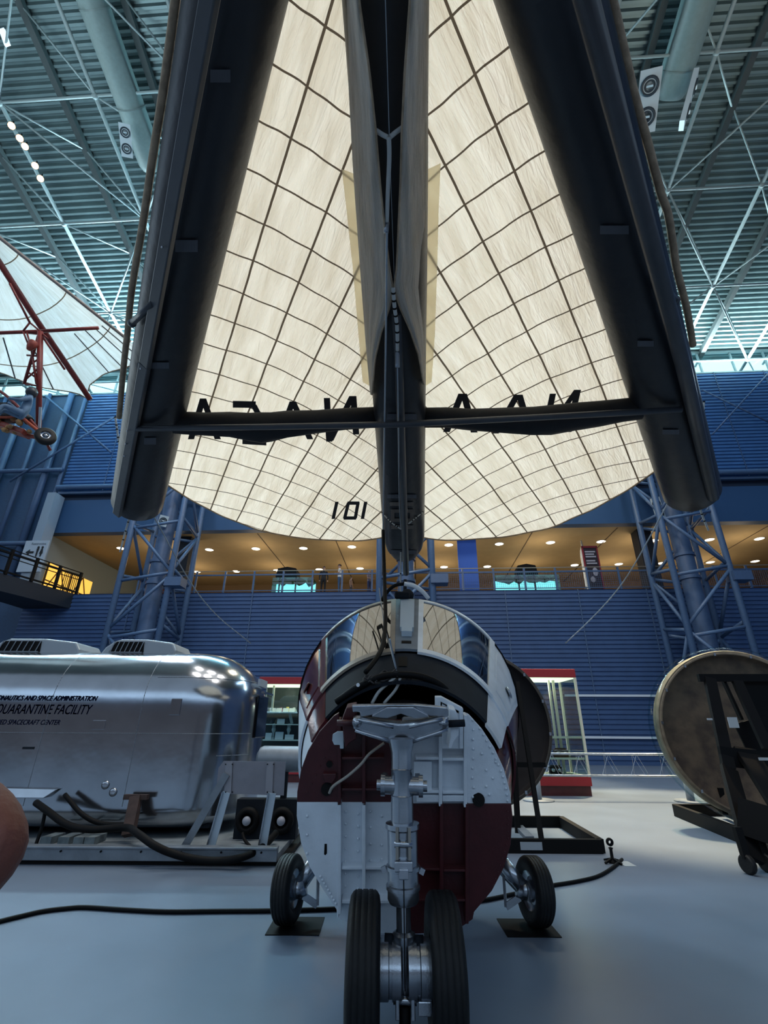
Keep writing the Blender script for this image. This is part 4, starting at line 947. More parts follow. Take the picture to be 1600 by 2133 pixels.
for s in (-1, 1): MB().bar(c+CX*s*.04+V((0, 0, .06)), c+CX*s*.04-V((0, 0, .07)), .02, .05, fr).build('lower_fork', m_silver, cap, bevel=.004)
MB().cyl(c-CX*.06, c+CX*.06, .018, n=12).build('lower_pin', m_chrome, cap, True)
MB().box(c+CX*.10-V((0, 0, .02)), (.07, .05, .06)).build('torque_block', m_silver, cap, bevel=.006)
MB().cyl(c+V((0, .03, -.03)), c+V((0, .06, -.24)), .03, n=12).build('tow_bar_stub', m_black, cap, True)
MB().tube([S0+dS*at_y(1800)+fr*.10, S0+dS*at_y(1900)+fr*.09, S0+dS*at_y(2050)+fr*.075], .0035, 6).build('brake_line', m_black, cap, True)
MB().cyl(AXL-V((.30, 0, 0)), AXL+V((.30, 0, 0)), .03, n=16).build('axle', m_chrome, cap, True)
def wheel(c, ax, R, W, par, name='wheel'):
    ax = V(ax).normalized(); h = W/2; b = MB()
    prof = [(R*.56, -h*.72), (R*.66, -h*.95), (R*.80, -h*1.0), (R*.91, -h*.93), (R*.965, -h*.78)]
    for g in (-.55, -.2, .2, .55): prof += [(R*.992, h*(g-.05)), (R*.982, h*(g-.03)), (R*.982, h*(g+.03)), (R*.993, h*(g+.05))]
    prof += [(R*.965, h*.78), (R*.91, h*.93), (R*.80, h), (R*.66, h*.95), (R*.56, h*.72)]
    b.lathe(prof, c, ax, 48); o = b.build('tyre', m_rubber, par, True)
    for s in (-1, 1):
        MB().lathe([(R*.58, h*.70), (R*.55, h*.55), (R*.40, h*.35), (R*.30, h*.42), (R*.28, h*.9), (R*.2, h*.95), (0, h*.95)], c, ax*s, 28).build('rim', m_silver if par is cap else m_dark, par, 'auto')
    return o
wc = .215
for s in (-1, 1):
    wheel(AXL+V((s*wc, 0, 0)), (1, .0, 0), .335, .175, cap)
    MB().lathe([(.13, -.12), (.13, -.075), (.12, -.075), (.12, -.06), (.13, -.055), (.13, .0), (.08, .01), (.08, .05)], AXL+V((s*(wc-.075), 0, 0)), V((s, 0, 0)), 24).build('brake_drum', m_silver, cap, 'auto')
# main gear
for s, px in ((-1, 601), (1, 1113)):
    z = 4.09; c = PD(px, 1853, z); c = V((c.x, c.y, .255)); sc = 1
    ax = V((1, .20*s, -.05*s))
    wheel(c, ax, .247, .155, cap)
    a = c-V((s*.08, 0, 0)); top = NC+AX*1.25+CX*s*.62-CU*.78
    MB().cyl(a, top, .045, n=14).build('main_leg', m_silver, cap, True)
    MB().cyl(a+V((0, 0, 0)), a.lerp(top, .45), .058, n=14).build('main_leg_sleeve', m_silver, cap, True)
    MB().cyl(a-V((0, 0, .06)), top-V((s*.02, -.2, .12)), .02, n=10).build('main_brace', m_silver, cap, True)
    MB().cyl(a-V((s*.06, 0, -.02)), a+V((s*.06, 0, -.02)), .07, n=18).build('brake_drum', m_silver, cap, True)
    MB().bar(a-V((s*.05, 0, .05)), a-V((s*.17, -.02, .12)), .02, .05).build('torque_arm', m_silver, cap)
    MB().bar(a-V((s*.17, -.02, .12)), a-V((s*.16, -.05, -.14)), .02, .04).build('torque_arm', m_silver, cap)
    tag(MB().bb(c.x-.30 if s > 0 else c.x-.13, c.x+.13 if s > 0 else c.x+.30, c.y-.2, c.y+.2, .0, .006).build('tyre_plate', m_black), 'flat black steel plate under the %s main wheel of the capsule' % ('left' if s < 0 else 'right'), 'plate', 'plates under the main wheels')
# black cable looping down to the capsule nose
cb = smooth_pts([PD(798, 1105, 5.3), PD(801, 1200, 4.9), PD(803, 1290, 4.3), PD(798, 1340, 3.95), PD(785, 1370, 3.7), PD(762, 1400, 3.5)], 8)
MB().tube(cb, .019, 10).build('umbilical_cable', m_black, cap, True)
MB().tube([PD(790, 1225, 4.9), PD(800, 1300, 4.4), PD(812, 1345, 3.9), PD(826, 1398, 3.45)], .0045, 6).build('thin_cable', m_wire, cap, True)
# ================================================================== SILVER TRAILER
m_alu = mat('polished_aluminium', 'a4aab2', .17, .97, noise=.10, nscale=1.6, bump=.35, bscale=1.0)
m_alud = mat('dull_aluminium', '7e868e', .45, .7, noise=.12, nscale=5, bump=.1)
TX1, TY0, TY1, TZ0, TZ1 = -2.05, 7.75, 9.95, .24, 2.66; TX0 = -11.5; RCn, RTp, ZS = .95, .85, 1.8
tr = thing('silver_trailer', V((-6, 8.8, 0)), 'long polished silver travel trailer with blue lettering and two roof air conditioners', 'trailer')
def ring(z, n=10):
    ins = 0 if z <= ZS else RTp*(1-math.sqrt(max(0, 1-((z-ZS)/(TZ1-ZS))**2)))
    if z < TZ0+.12: ins = .10*(1-(z-TZ0)/.12)**2
    r = max(.12, RCn-ins*.5); x0, x1, y0, y1 = TX0+ins, TX1-ins*1.15, TY0+ins, TY1-ins; r = min(r, (y1-y0)/2-.01)
    out = []
    for cx, cy, a0 in ((x1-r, y0+r, -90), (x1-r, y1-r, 0), (x0+r, y1-r, 90), (x0+r, y0+r, 180)):
        for k in range(n+1):
            a = math.radians(a0+90*k/n); out.append(V((cx+r*math.cos(a), cy+r*math.sin(a), z)))
    return out
b = MB(); zs = [TZ0, TZ0+.04, TZ0+.12]+[TZ0+.12+(ZS-TZ0-.12)*k/12 for k in range(1, 13)]+[ZS+(TZ1-ZS)*math.sin(math.pi/2*k/14) for k in range(1, 15)]
rs = [ring(z) for z in zs]; n = len(rs[0])
for q in rs: b.v += [tuple(p) for p in q]
b.f = [(i*n+k, i*n+(k+1) % n, (i+1)*n+(k+1) % n, (i+1)*n+k) for i in range(len(zs)-1) for k in range(n)]+[tuple(range(n)), tuple(range((len(zs)-1)*n, len(zs)*n))]; b.mi = [0]*len(b.f)
body = b.build('body', m_alu, tr, 'auto')
def side_pt(x, z):                                                   # point on the near side skin
    ins = 0 if z <= ZS else RTp*(1-math.sqrt(max(0, 1-((z-ZS)/(TZ1-ZS))**2))); return V((x, TY0+ins, z))
def seam(name, pts):
    b = MB(); b.tube(pts, .004, 6)
    for i in range(0, len(pts)-1):
        m = int((pts[i+1]-pts[i]).length/.035)
        for k in range(m): b.sph(pts[i].lerp(pts[i+1], k/max(1, m)), .0075, 6)
    o = b.build(name, m_alud, tr); return o
for px in (110, 300):
    q = PY(px, 1450, TY0).x; seam('riveted_seam', [side_pt(q, z)-V((0, .001, 0)) for z in [.5+.1*k for k in range(14)]+[ZS+(TZ1-ZS)*math.sin(math.pi/2*k/10) for k in range(10)]])
zb = PY(200, 1527, TY0).z
rg = ring(zb); seam('riveted_seam', [V((TX0+1, TY0-.001, zb)), ]+[V((p.x, p.y-.001, p.z)) for p in rg[:9]])
zb2 = PY(330, 1412, TY0+.2).z; rg = ring(zb2); seam('riveted_seam', [V((PY(330, 1410, TY0+.1).x, rg[0].y-.001, zb2))]+[V((p.x+.001, p.y-.001, p.z)) for p in rg[:11]])
seam('riveted_seam', [V((p.x+.001, p.y-.001, p.z)) for p in ring(1.12)[4:5]]+[V((p.x+.001, p.y-.001, p.z)) for p in ring(1.12)[5:9]])
m_navy = mat('navy_lettering', '16244c', .8, spec=.1); b = MB()
for txt, px, py, sz, xs_ in (('NATIONAL AERONAUTICS AND SPACE ADMINISTRATION', 200, 1460, .098, .80), ('MOBILE QUARANTINE FACILITY', 186, 1488, .190, .70), ('MANNED SPACECRAFT CENTER', 123, 1510, .095, .82)):
    for dx_, dz_ in ((0, 0), (.0035, 0), (0, .003)):
        o = PY(px, py, TY0-.0012)+V((dx_, 0, dz_)); put_text(b, txt, sz, o, V((1, 0, 0)), V((0, 0, 1)), V((0, -1, 0)), xs=xs_, align='RIGHT', shear=.28, extrude=.0006)
b.build('lettering', m_navy, tr)
def framed(px0, px1, py0, py1, name, m):
    a, c = PY(px0, py1, TY0), PY(px1, py0, TY0); return MB().bb(a.x, c.x, TY0-.012, TY0+.03, a.z, c.z).build(name, m, tr, bevel=.01)
framed(352, 380, 1455, 1490, 'vent_hatch', m_alu)
b = MB(); b.bb(*(lambda a, c: (a.x, c.x, TY0-.006, TY0+.02, a.z, c.z))(PY(190, 1520, TY0), PY(222, 1500, TY0))); b.build('small_hatch', m_alu, tr, bevel=.008)
a = PY(48, 1558, TY0); MB().bar(a, a+V((.16, 0, 0)), .03, .03).build('grab_handle', m_dark, tr)
for px, py in ((236, 1650), (220, 1635)):
    c = PY(px, py, TY0); MB().lathe([(.05, .0), (.055, .012), (.03, .02), (0, .02)], c, (0, -1, 0), 16).build('filler_cap', m_silver, tr, True)
# end window and door frame on the rounded end
b = MB(); b.bb(TX1-.02, TX1+.012, TY0+.75, TY1-.75, 1.35, 2.0); b.build('end_window', mat('dark_window_glass', '0c1118', .08, ior=1.8), tr, bevel=.02)
MB().bar(V((TX1+.06, TY0+.75, 2.04)), V((TX1+.06, TY1-.75, 2.04)), .05, .03).build('window_awning', m_alu, tr)
MB().box(V((TX1-.04, TY0+1.1, 2.2)), (.05, .5, .12)).build('end_label', mat('label_pale', 'a0acb8', .6), tr)
MB().bb(TX0+.3, TX1-.4, TY0+.3, TY1-.3, .2, .28).build('underbody', m_dark, tr)
# wheel arch skirt step and lower fairing edge at left
a = PY(0, 1662, TY0-.08); c = PY(118, 1650, TY0-.08)
MB().prism([V((TX0, TY0-.10, a.z+.04)), V((a.x, TY0-.10, a.z-.0)), V((c.x-.15, TY0-.10, a.z)), V((c.x, TY0-.06, c.z+.04)), V((TX0, TY0-.02, c.z+.12))], V((0, .14, 0))).build('side_skirt', m_alu, tr, bevel=.01)
# roof air conditioners
for i, (x0, x1, lab) in enumerate(((-20, 170, 0), (205, 370, 0))):
    yA = TY0+.72; zr = TZ1-.05
    a = PY(x0 if i else -30, 1368, yA).x; c = PY(x1, 1368, yA+.1).x; w_ = c-a
    def sh(u, v, a=a, c=c): return None
    b = MB(); h = .27
    prof = [(0, 0), (.10, .12), (.22, h*.86), (.34, h), (w_*.52, h)]
    sec = [(a, 0), (a+.08, .14), (a+.2, h*.85), (a+.32, h), (a+w_*.60, h), (a+w_*.94, h*.80), (c-.01, h*.35), (c, 0)]
    b.prism([V((x, yA, zr+z)) for x, z in sec], V((0, .75, 0))); o = b.build('air_conditioner', mat('ac_shroud', '8f99a2', .4, .3), tr, bevel=.03)
    b = MB(); n_ = 6; g0, g1 = a+.24, a+w_*.56
    b.prism([V((g0-.08, yA-.012, zr+.05)), V((g1+.02, yA-.012, zr+.05)), V((g1, yA-.012, zr+h*.84)), V((g0+.02, yA-.012, zr+h*.84))], V((0, .02, 0))); b.build('grille', m_black, o)
    b = MB()
    for k in range(n_+1): x = g0+(g1-g0)*k/n_; b.bar(V((x-.05, yA-.022, zr+.05)), V((x+.02*0, yA-.022, zr+h*.84)), .014, .012, (0, -1, 0))
    b.bar(V((g0-.06, yA-.02, zr+.05)), V((g1, yA-.02, zr+.05)), .015, .015); b.build('grille_bar', m_alud, o)
# base frame, stand legs, bracket sheet and hoses
bf = thing('trailer_pallet', V((-6, 7.4, 0)), 'low grey metal pallet frame under the silver trailer', 'pallet')
b = MB(); b.bb(-11, -1.25, 6.92, 7.00, .045, .18); b.bb(-11, -1.25, 6.88, 7.02, .17, .195); b.build('side_rail', m_alud, bf, bevel=.006)
MB().bb(-11, -1.15, 6.96, 10.2, .0, .045).build('skid_base', m_black, bf)
MB().bb(-11, -1.25, 7.0, 10.1, .045, .12).build('deck', mat('deck_grey', '6d777e', .6, noise=.2, nscale=4), bf)
for k in range(18): MB().cyl(V((-9.6+.48*k, 6.92, .14)), V((-9.6+.48*k, 6.91, .14)), .012, n=8).build('rail_bolt', m_black, bf)
p0 = PY(262, 1768, 7.4); p1 = PY(284, 1660, 7.6); MB().bar(V((p0.x, 7.4, .22)), p1, .14, .1, (0, -1, 0)).build('jack_leg', mat('rust_brown', '3a2a26', .7, noise=.3), tr)
MB().bar(p1+V((-.16, 0, 0)), p1+V((.16, 0, 0)), .08, .06).build('jack_head', mat('rust_brown', '3a2a26', .7, noise=.3), tr)
b = MB(); 
for px in (140, 175, 205, 225): q = PY(px, 1765, 7.9); b.box(V((q.x, 7.5, .165)), (.14, .3, .08))
tag(b.build('pallet_clutter', mat('clutter_grey', '5d6a70', .7, noise=.3, nscale=8), bf), None, None)['kind'] = 'stuff'
bk = thing('bracket_panel', V((-1.7, 7.15, 0)), 'grey sheet metal panel on two slanted silver legs beside the trailer end', 'panel')
zf = lambda px, py: PY(px, py, 7.12)
MB().prism([zf(466, 1585), zf(595, 1587), zf(591, 1657), zf(462, 1653), zf(466, 1640), zf(452, 1630), zf(455, 1600)], V((0, .012, 0))).build('sheet', mat('sheet_grey', '7c7e88', .5, .3, noise=.05), bk)
for (x0, y0, x1, y1) in ((472, 1650, 436, 1776), (567, 1652, 545, 1774)):
    a = PY(x0, y0, 7.10); c = PY(x1, y1, 7.18); MB().bar(a, c, .10, .02, (0, -1, 0)).build('leg', mat('bright_channel', 'b4c4d2', .4, .2), bk); MB().bar(a+V((-.045, -.02, 0)), c+V((-.045, -.02, 0)), .015, .04, (0, -1, 0)).build('leg_flange', m_silver, bk)
for x in (477, 563): MB().bar(PY(x, 1588, 7.105), PY(x-3, 1654, 7.105), .09, .01, (0, -1, 0)).build('angle_strip', mat('strip_grey', '8b8d96', .5, .3), bk)
a = PY(472, 1612, 7.08); c = PY(384, 1765, 7.1); MB().bar(a, c, .09, .02, (0, -1, 0)).build('diagonal_brace', m_alud, bk)
b = MB()
for x, y in ((470, 1592), (484, 1592), (470, 1650), (484, 1650), (557, 1592), (570, 1592), (557, 1650), (570, 1650), (472, 1614)): p = PY(x, y, 7.09); b.sph(p, .010, 6)
b.build('rivets', m_dark, bk)['kind'] = 'stuff'
for i, px in enumerate((517, 588)):
    c = PY(px, 1708, 7.75); t = thing('hose_reel', V((c.x, 7.75, 0)), 'round black fitting with pale centre behind the slanted legs, %s one' % ('left' if i == 0 else 'right, beside the capsule'), 'fitting', 'round black fittings behind the bracket')
    MB().lathe([(.0, 0), (.15, 0), (.165, .04), (.15, .08), (.10, .10), (.08, .06)], c, (0, -1, 0), 24).build('drum', m_black, t, True)
    MB().lathe([(.055, .07), (.055, .10), (0, .10)], c, (0, -1, 0), 18).build('hub', mat('hub_pale', 'a0a4b0', .5), t, True)
    MB().bb(c.x-.19, c.x+.19, 7.78, 8.0, .12, c.z+.24).build('mount', m_dark, t)
tk = thing('grey_tank', PY(590, 1585, 7.9), 'smooth grey cylindrical tank between the trailer end and the capsule', 'tank')
a = PY(540, 1580, 7.9); c = a+V((2.6, 0, -.02)); b = MB(); b.lathe([(0, -.04), (.08, -.03), (.15, .01), (.17, .06), (.17, 1.5), (0, 1.52)], a, c-a, 24); b.build('shell', mat('tank_grey', '79838d', .45, .2, noise=.1), tk, 'auto')
for x in (.4, 1.2): MB().bb(a.x+x-.04, a.x+x+.04, 7.86, 7.94, .12, a.z-.12).build('support', m_dark, tk)
def hose(pts, r, lab, name='hose', m=m_black, cat='hose', grp=None): return tag(MB().tube(smooth_pts(pts, 8), r, 10).build(name, m, None, True), lab, cat, grp)
hose([PY(75, 1672, 7.5), PY(100, 1690, 7.35), PY(140, 1718, 7.25), PY(190, 1728, 7.2), PY(262, 1724, 7.2), PY(285, 1735, 6.95), PY(320, 1760, 6.8), PY(360, 1778, 6.8), PY(410, 1790, 6.8), PY(460, 1793, 6.8), PY(510, 1784, 6.8), PY(550, 1762, 7.2), PY(575, 1735, 7.5)], .042, 'thick black hose sagging along the front of the trailer pallet')
hose([PY(95, 1685, 7.4), PY(88, 1720, 7.4), PY(74, 1762, 7.35)], .022, 'short black strap hanging down from the hose at the left of the pallet', 'strap', m_black, 'strap')
hose([PY(135, 1655, 7.6), PY(170, 1695, 7.5), PY(210, 1715, 7.5), PY(265, 1718, 7.5)], .03, 'second black hose behind the thick hose under the trailer side')
hose([PY(505, 1735, 7.55), PY(510, 1750, 7.5), PY(525, 1766, 7.4), PY(540, 1768, 7.4)], .02, 'thin black hose loop under the bracket panel')
# ================================================================== LARGE ROUND SHIELDS ON STANDS
def dish(c, R, ax, lab, name, mface, mrim, depth=.22, Rn=72, inner=.9):
    t = thing(name, V((c.x, c.y, 0)), lab, 'heat shield'); ax = V(ax).normalized()
    MB().lathe([(R*.965, 0), (R, 0), (R*1.01, .03), (R*1.01, depth), (R*.98, depth+.04), (R*.8, depth+.12), (0, depth+.2)], c, -ax, Rn).build('shell', mrim, t, 'auto')
    MB().lathe([(R*.965, 0), (R*.955, .12), (R*.93, .14), (R*.6, .2), (0, .22)], c, -ax, Rn).build('face', mface, t, True)
    MB().lathe([(R*.955, -.01), (R*.975, -.02), (R*.985, .0)], c, -ax, Rn).build('rim', mrim, t, True)
    u = ax.cross(V((0, 0, 1))).normalized(); v = u.cross(ax)
    for k in range(14):
        a = 2*math.pi*k/14+.1; p = c+(u*math.cos(a)+v*math.sin(a))*R*.965; MB().box(p+ax*.01, (.035, .035, .05)).build('clip', m_silver, t)
    return t
m_face1 = mat('dark_brown_lining', '171214', .8, noise=.2, nscale=3); m_rim1 = mat('brown_rim', '4a443c', .5, .3, noise=.2, nscale=5)
c1 = PY(1006, 1512, 8.6); d1 = dish(c1, 1.17, (.10, -1, .0), 'large dark round dish on a black stand behind the right of the capsule', 'round_heat_shield', m_face1, m_rim1, inner=.9)
x0, x1 = PZ(1252, 1776, 0).x-2.6, PZ(1252, 1776, 0).x; y0, y1 = 7.72, 9.6
def frame_base(t, x0, x1, y0, y1, h, th, m=m_black, sk=0):
    q = [V((x0, y0, 0)), V((x1, y0, 0)), V((x1+sk, y1, 0)), V((x0+sk, y1, 0))]
    for i in range(4): a, c = q[i], q[(i+1) % 4]; MB().bar(a+V((0, 0, h/2)), c+V((0, 0, h/2)), th, h).build('base_beam', m, t)
frame_base(d1, x0, x1, y0, y1, .16, .09, sk=.1)
zz0 = c1.z-.95
for (px, yb, dx) in ((1078, y0+.5, -.0), (1098, y0+.05, .1)): pass
MB().bar(V((PY(1075, 1690, 8.2).x, 8.2, .14)), V((PY(1075, 1600, 8.3).x, 8.35, c1.z-.5)), .07, .07, (0, -1, 0)).build('upright', m_black, d1)
MB().bar(V((PY(1128, 1748, 7.75).x, 7.75, .14)), V((PY(1078, 1420, 8.3).x, 8.32, PY(1078, 1420, 8.3).z)), .06, .06, (0, -1, 0)).build('upright', m_black, d1)
MB().bar(V((PY(1075, 1690, 8.2).x-1.2, 8.2, .14)), V((PY(1075, 1600, 8.3).x-1.3, 8.35, c1.z)), .07, .07, (0, -1, 0)).build('upright', m_black, d1)
MB().bar(V((PY(1078, 1690, 8.3).x, 8.3, .2)), V((PY(1105, 1740, 7.8).x, 7.85, .14)), .12, .05, (0, 0, 1)).build('gusset', m_grey, d1)
MB().bar(V((c1.x-1.0, 8.45, c1.z-.55)), V((c1.x+.9, 8.45, c1.z-.55)), .07, .07).build('cross_bar', m_black, d1)
q0, q1 = PY(1083, 1750, y0-.05), PY(1130, 1765, y0-.05)
MB().bb(q0.x, q1.x, y0-.052, y0-.046, .04, .13).build('label_plate', mat('label_grey', '8f9aa4', .6), d1)
m_face2 = mat('charred_brown', '3c332d', .85, noise=.5, nscale=4, bump=.5, bscale=12, col2='5a4e40'); m_rim2 = mat('tan_rim', '6e6252', .6, .2, noise=.25, nscale=6)
c2 = PY(1552, 1523, 9.3); d2 = dish(c2, 1.37, (-.22, -1, .0), 'large round charred brown heat shield on a black stand at the right edge', 'round_heat_shield', m_face2, m_rim2, .3)
b = MB(); axx = V((-.22, -1, 0)).normalized(); b.lathe([(1.42, .02), (1.46, -.05), (1.46, -.36), (1.42, -.4)], c2, axx, 72); b.build('clear_guard_ring', mat('clear_acrylic', 'dfeef0', alpha=.06), d2, True)
P0 = PZ(1410, 1700, 0); P1b = PZ(1535, 1752, 0)
b = [P0, P0+(P1b-P0)*2.2, P0+(P1b-P0)*2.2+V((2.6, .9, 0)), P0+V((3.4, .2, 0))]
for i in range(4): MB().bar(b[i]+V((0, 0, .10)), b[(i+1) % 4]+V((0, 0, .10)), .09, .2).build('base_beam', m_black, d2)
p = PY(1508, 1680, 9.6); MB().bar(V((p.x, 9.65, .2)), V((p.x, 9.6, c2.z-.9)), .09, .09, (0, -1, 0)).build('upright', m_black, d2)
MB().bar(V((p.x+2.4, 9.65, .2)), V((p.x+2.2, 9.6, c2.z-.9)), .09, .09, (0, -1, 0)).build('upright', m_black, d2)
MB().bar(PZ(1505, 1690, .12), PZ(1600, 1730, .12), .1, .1).build('base_beam', m_black, d2)
# black frame stand on castors in front
es = thing('rolling_stand', PZ(1600, 1830, 0), 'tall black rolling frame stand on castors in front of the charred shield', 'stand')
def eb(x0, y0, x1, y1, Y0, Y1, w_, name='frame_bar', d=.06, m=m_black): MB().bar(PY(x0, y0, Y0), PY(x1, y1, Y1), w_, d, (0, -1, 0)).build(name, m, es)
eb(1455, 1412, 1620, 1412, 7.9, 7.9, .11); eb(1478, 1412, 1518, 1600, 7.9, 7.5, .17); eb(1518, 1600, 1570, 1790, 7.5, 6.75, .22)
eb(1535, 1418, 1600, 1560, 7.9, 7.6, .15); eb(1508, 1420, 1545, 1500, 7.95, 7.9, .04)
eb(1500, 1575, 1640, 1590, 7.55, 7.55, .25); eb(1550, 1560, 1640, 1700, 7.6, 7.0, .3); eb(1540, 1700, 1680, 1745, 7.0, 6.6, .4, d=.3); eb(1555, 1480, 1660, 1480, 8.0, 8.0, .9, 'back_plate', d=.02); eb(1560, 1500, 1660, 1700, 7.9, 7.9, .5, 'back_plate', d=.02)
for px, py in ((1563, 1822), (1602, 1818)):
    c = PZ(px, py, .0); c.z = .10; MB().lathe([(0, -.035), (.085, -.035), (.1, -.02), (.1, .02), (.085, .035), (0, .035)], c, (1, .3, 0), 20).build('castor', m_rubber, es, 'auto')
    MB().bar(c+V((0, 0, .05)), c+V((0, .03, .36)), .08, .07, (0, -1, 0)).build('castor_fork', m_black, es)
for (x, y, w_, h_) in ((1479, 1498, 10, 4), (1528, 1505, 14, 22), (1591, 1581, 18, 6)):
    a = PY(x-w_/2, y+h_/2, 7.4); c = PY(x+w_/2, y-h_/2, 7.4); MB().bb(a.x, c.x, 7.40, 7.41, a.z, c.z).build('paper_label', mat('paper_white', 'a9b0b4', .7), es)
# ================================================================== BARRIER
br = thing('cable_barrier', PZ(1436, 1664, 0), 'low tubular visitor barrier with zigzag cables in front of the wall on the right', 'barrier')
YB = 12.9; za = PY(1440, 1572, YB).z; zb_ = PY(1440, 1617, YB).z; xb0 = PY(1095, 1620, YB).x; xb1 = xb0+9
for z, r in ((za, .028), (zb_, .022)): MB().cyl(V((xb0, YB, z)), V((xb1, YB, z)), r, n=10).build('rail', m_silver, br, True)
MB().cyl(V((xb0, YB+.25, za+.005)), V((xb1, YB+.25, za+.005)), .015, n=8).build('rail', m_silver, br, True)
b = MB(); x = xb0
while x < xb1:
    for s in (.22, -.22): b.cyl(V((x, YB, za)), V((x+s, YB, zb_)), .005, n=5); b.cyl(V((x, YB+.25, za)), V((x+s*.6, YB, zb_)), .004, n=5)
    x += .68
b.build('zigzag_cable', m_silver, br)['kind'] = 'stuff'
for px in (1436, 1120):
    q = PY(px, 1650, YB); MB().cyl(V((q.x, YB, 0.02)), V((q.x, YB, zb_)), .085, n=16).build('post', m_grey, br, True); MB().cyl(V((q.x, YB, 0)), V((q.x, YB, .03)), .36, n=28).build('foot', m_grey, br, True)
# ================================================================== DISPLAY CASES
def case(x0, x1, y0, y1, zt, lab, plinth=.42):
    t = thing('display_case', V(((x0+x1)/2, y0, 0)), lab, 'display case')
    MB().bb(x0, x1, y0, y1, zt-.22, zt).build('canopy', m_red, t, bevel=.01)
    MB().bb(x0, x1, y0, y1, .22, plinth).build('plinth', m_red, t); MB().bb(x0+.03, x1-.03, y0+.03, y1-.03, 0, .22).build('kick_plate', m_maroon, t)
    MB().bb(x0+.05, x1-.05, y0+.05, y1-.05, zt-.25, zt-.22).build('light_panel', mat('case_light', 'f4efd0', emit=1.3), t)
    MB().bb(x0+.04, x1-.04, y0+.04, y1-.04, plinth, plinth+.02).build('case_floor', mat('case_cream', 'c9c6ae', .6), t)
    for x in (x0+.03, x1-.03):
        for y in (y0+.03, y1-.03): MB().bb(x-.03, x+.03, y-.03, y+.03, plinth, zt-.22).build('corner_post', mat('post_cream', 'c2c4b4', .5), t)
    MB().bb(x0+.01, x1-.01, y0+.005, y0+.012, plinth, zt-.22).build('front_glass', m_glass, t)
    MB().bb(x1-.012, x1-.005, y0+.02, y1-.02, plinth, zt-.22).build('side_glass', m_glass, t)
    return t
qa = PY(1188, 1655, 13.8); d_ = case(PZ(1232, 1657, 0).x-2.6, PZ(1232, 1657, 0).x-.0, 13.8, 15.1, 3.03, 'tall glass display case with red top and base right of the dark dish')
xr = PZ(1232, 1657, 0).x
for z in (1.32, .82): MB().bb(xr-1.0, xr-.04, 14.0, 15.0, z, z+.025).build('shelf', mat('shelf_glass', 'a9b8a8', alpha=.25), d_)
for z in (1.30, .80): MB().bb(xr-1.0, xr-.04, 13.95, 13.99, z, z+.05).build('shelf_rail', mat('post_cream', 'c2c4b4', .5), d_)
MB().bb(xr-.50, xr-.44, 14.3, 14.36, .44, 2.8).build('inner_post', mat('post_cream', 'c2c4b4', .5), d_)
MB().bb(xr-.62, xr-.57, 14.3, 14.36, .44, 2.8).build('inner_post', mat('post_cream', 'c2c4b4', .5), d_)
point('case_lamp', (xr-.8, 14.4, 2.6), 14, (1, .92, .7), .2); 
def gadget(p, s, lab, kind='box', m=None):
    t = thing('camera_exhibit', p, lab, 'exhibit')
    MB().box(p+V((0, 0, .09*s)), (.36*s, .14*s, .18*s)).build('body', m_black, t, bevel=.01)
    for k in (-1, 1): MB().cyl(p+V((k*.09*s, -.07*s, .1*s)), p+V((k*.09*s, -.13*s, .1*s)), .05*s, n=14).build('lens', m_silver, t, True)
    MB().bar(p+V((-.14*s, 0, .2*s)), p+V((.14*s, 0, .2*s)), .04*s, .04*s).build('handle', m_dark, t)
gadget(V((xr-.55, 14.2, .845)), 1.0, 'black twin-lens camera on the lower shelf of the right display case'); gadget(V((xr-.75, 14.2, .46)), .9, 'small dark instrument on the floor of the right display case')
xl0 = PY(541, 1412, 16.6).x; cl = case(xl0, xl0+3.0, 16.6, 17.8, 3.03, 'glass display case with red top full of small exhibits, left of the capsule')
MB().bb(xl0+.05, xl0+2.95, 17.7, 17.75, .44, 2.8).build('back_panel', mat('case_back_dark', '1d2a28', .8), cl)
point('case_lamp', (xl0+1.0, 16.9, 2.55), 14, (1, .92, .7), .2)
szs = []
for py in (1483, 1508, 1541):
    z = PY(590, py, 16.75).z; szs.append(z); MB().bb(xl0+.15, xl0+2.9, 16.72, 17.6, z-.03, z).build('shelf', mat('shelf_white', 'b9c4c0', .6), cl)
MB().bb(PY(566, 1480, 16.8).x-.03, PY(566, 1480, 16.8).x+.03, 16.8, 16.86, szs[0], 2.8).build('inner_post', mat('post_cream', 'c2c4b4', .5), cl)
def X6(px, z, y=16.85): d = ray(px, 1480); return V((PY(px, 1490, y).x, y, z))
cards = [(575, 1), (590, 0), (605, 1), (614, 0)]
for i, (px, k) in enumerate([(567, 0), (580, 0), (594, 0), (607, 0)]):
    p = X6(px, szs[0]); t = tag(MB().prism([p+V((-.09, 0, .005)), p+V((.09, 0, .005)), p+V((.09, .05, .12)), p+V((-.09, .05, .12))], V((0, .01, 0))).build('caption_card', mat('card_white', 'c4c8c4', .7)), 'small white caption card on the upper shelf of the left case, %s from the left' % ['first', 'second', 'third', 'fourth'][i], 'card', 'caption cards on the upper shelf')
for i, (px, zi, w_, h_) in enumerate(((586, 1, .12, .10), (563, 2, .10, .13), (585, 2, .13, .15), (606, 2, .14, .10))):
    p = X6(px, szs[zi]); tag(MB().prism([p+V((-w_, 0, .004)), p+V((w_, 0, .004)), p+V((w_, .04, h_*1.5)), p+V((-w_, .04, h_*1.5))], V((0, .01, 0))).build('caption_card', mat('card_pale', 'b2bcc4', .7)), ['white card alone on the middle shelf of the left case', 'white card at the left end of the lowest shelf', 'largest white card in the middle of the lowest shelf', 'wide white card at the right end of the lowest shelf'][i], 'card', 'caption cards on the lower shelves')
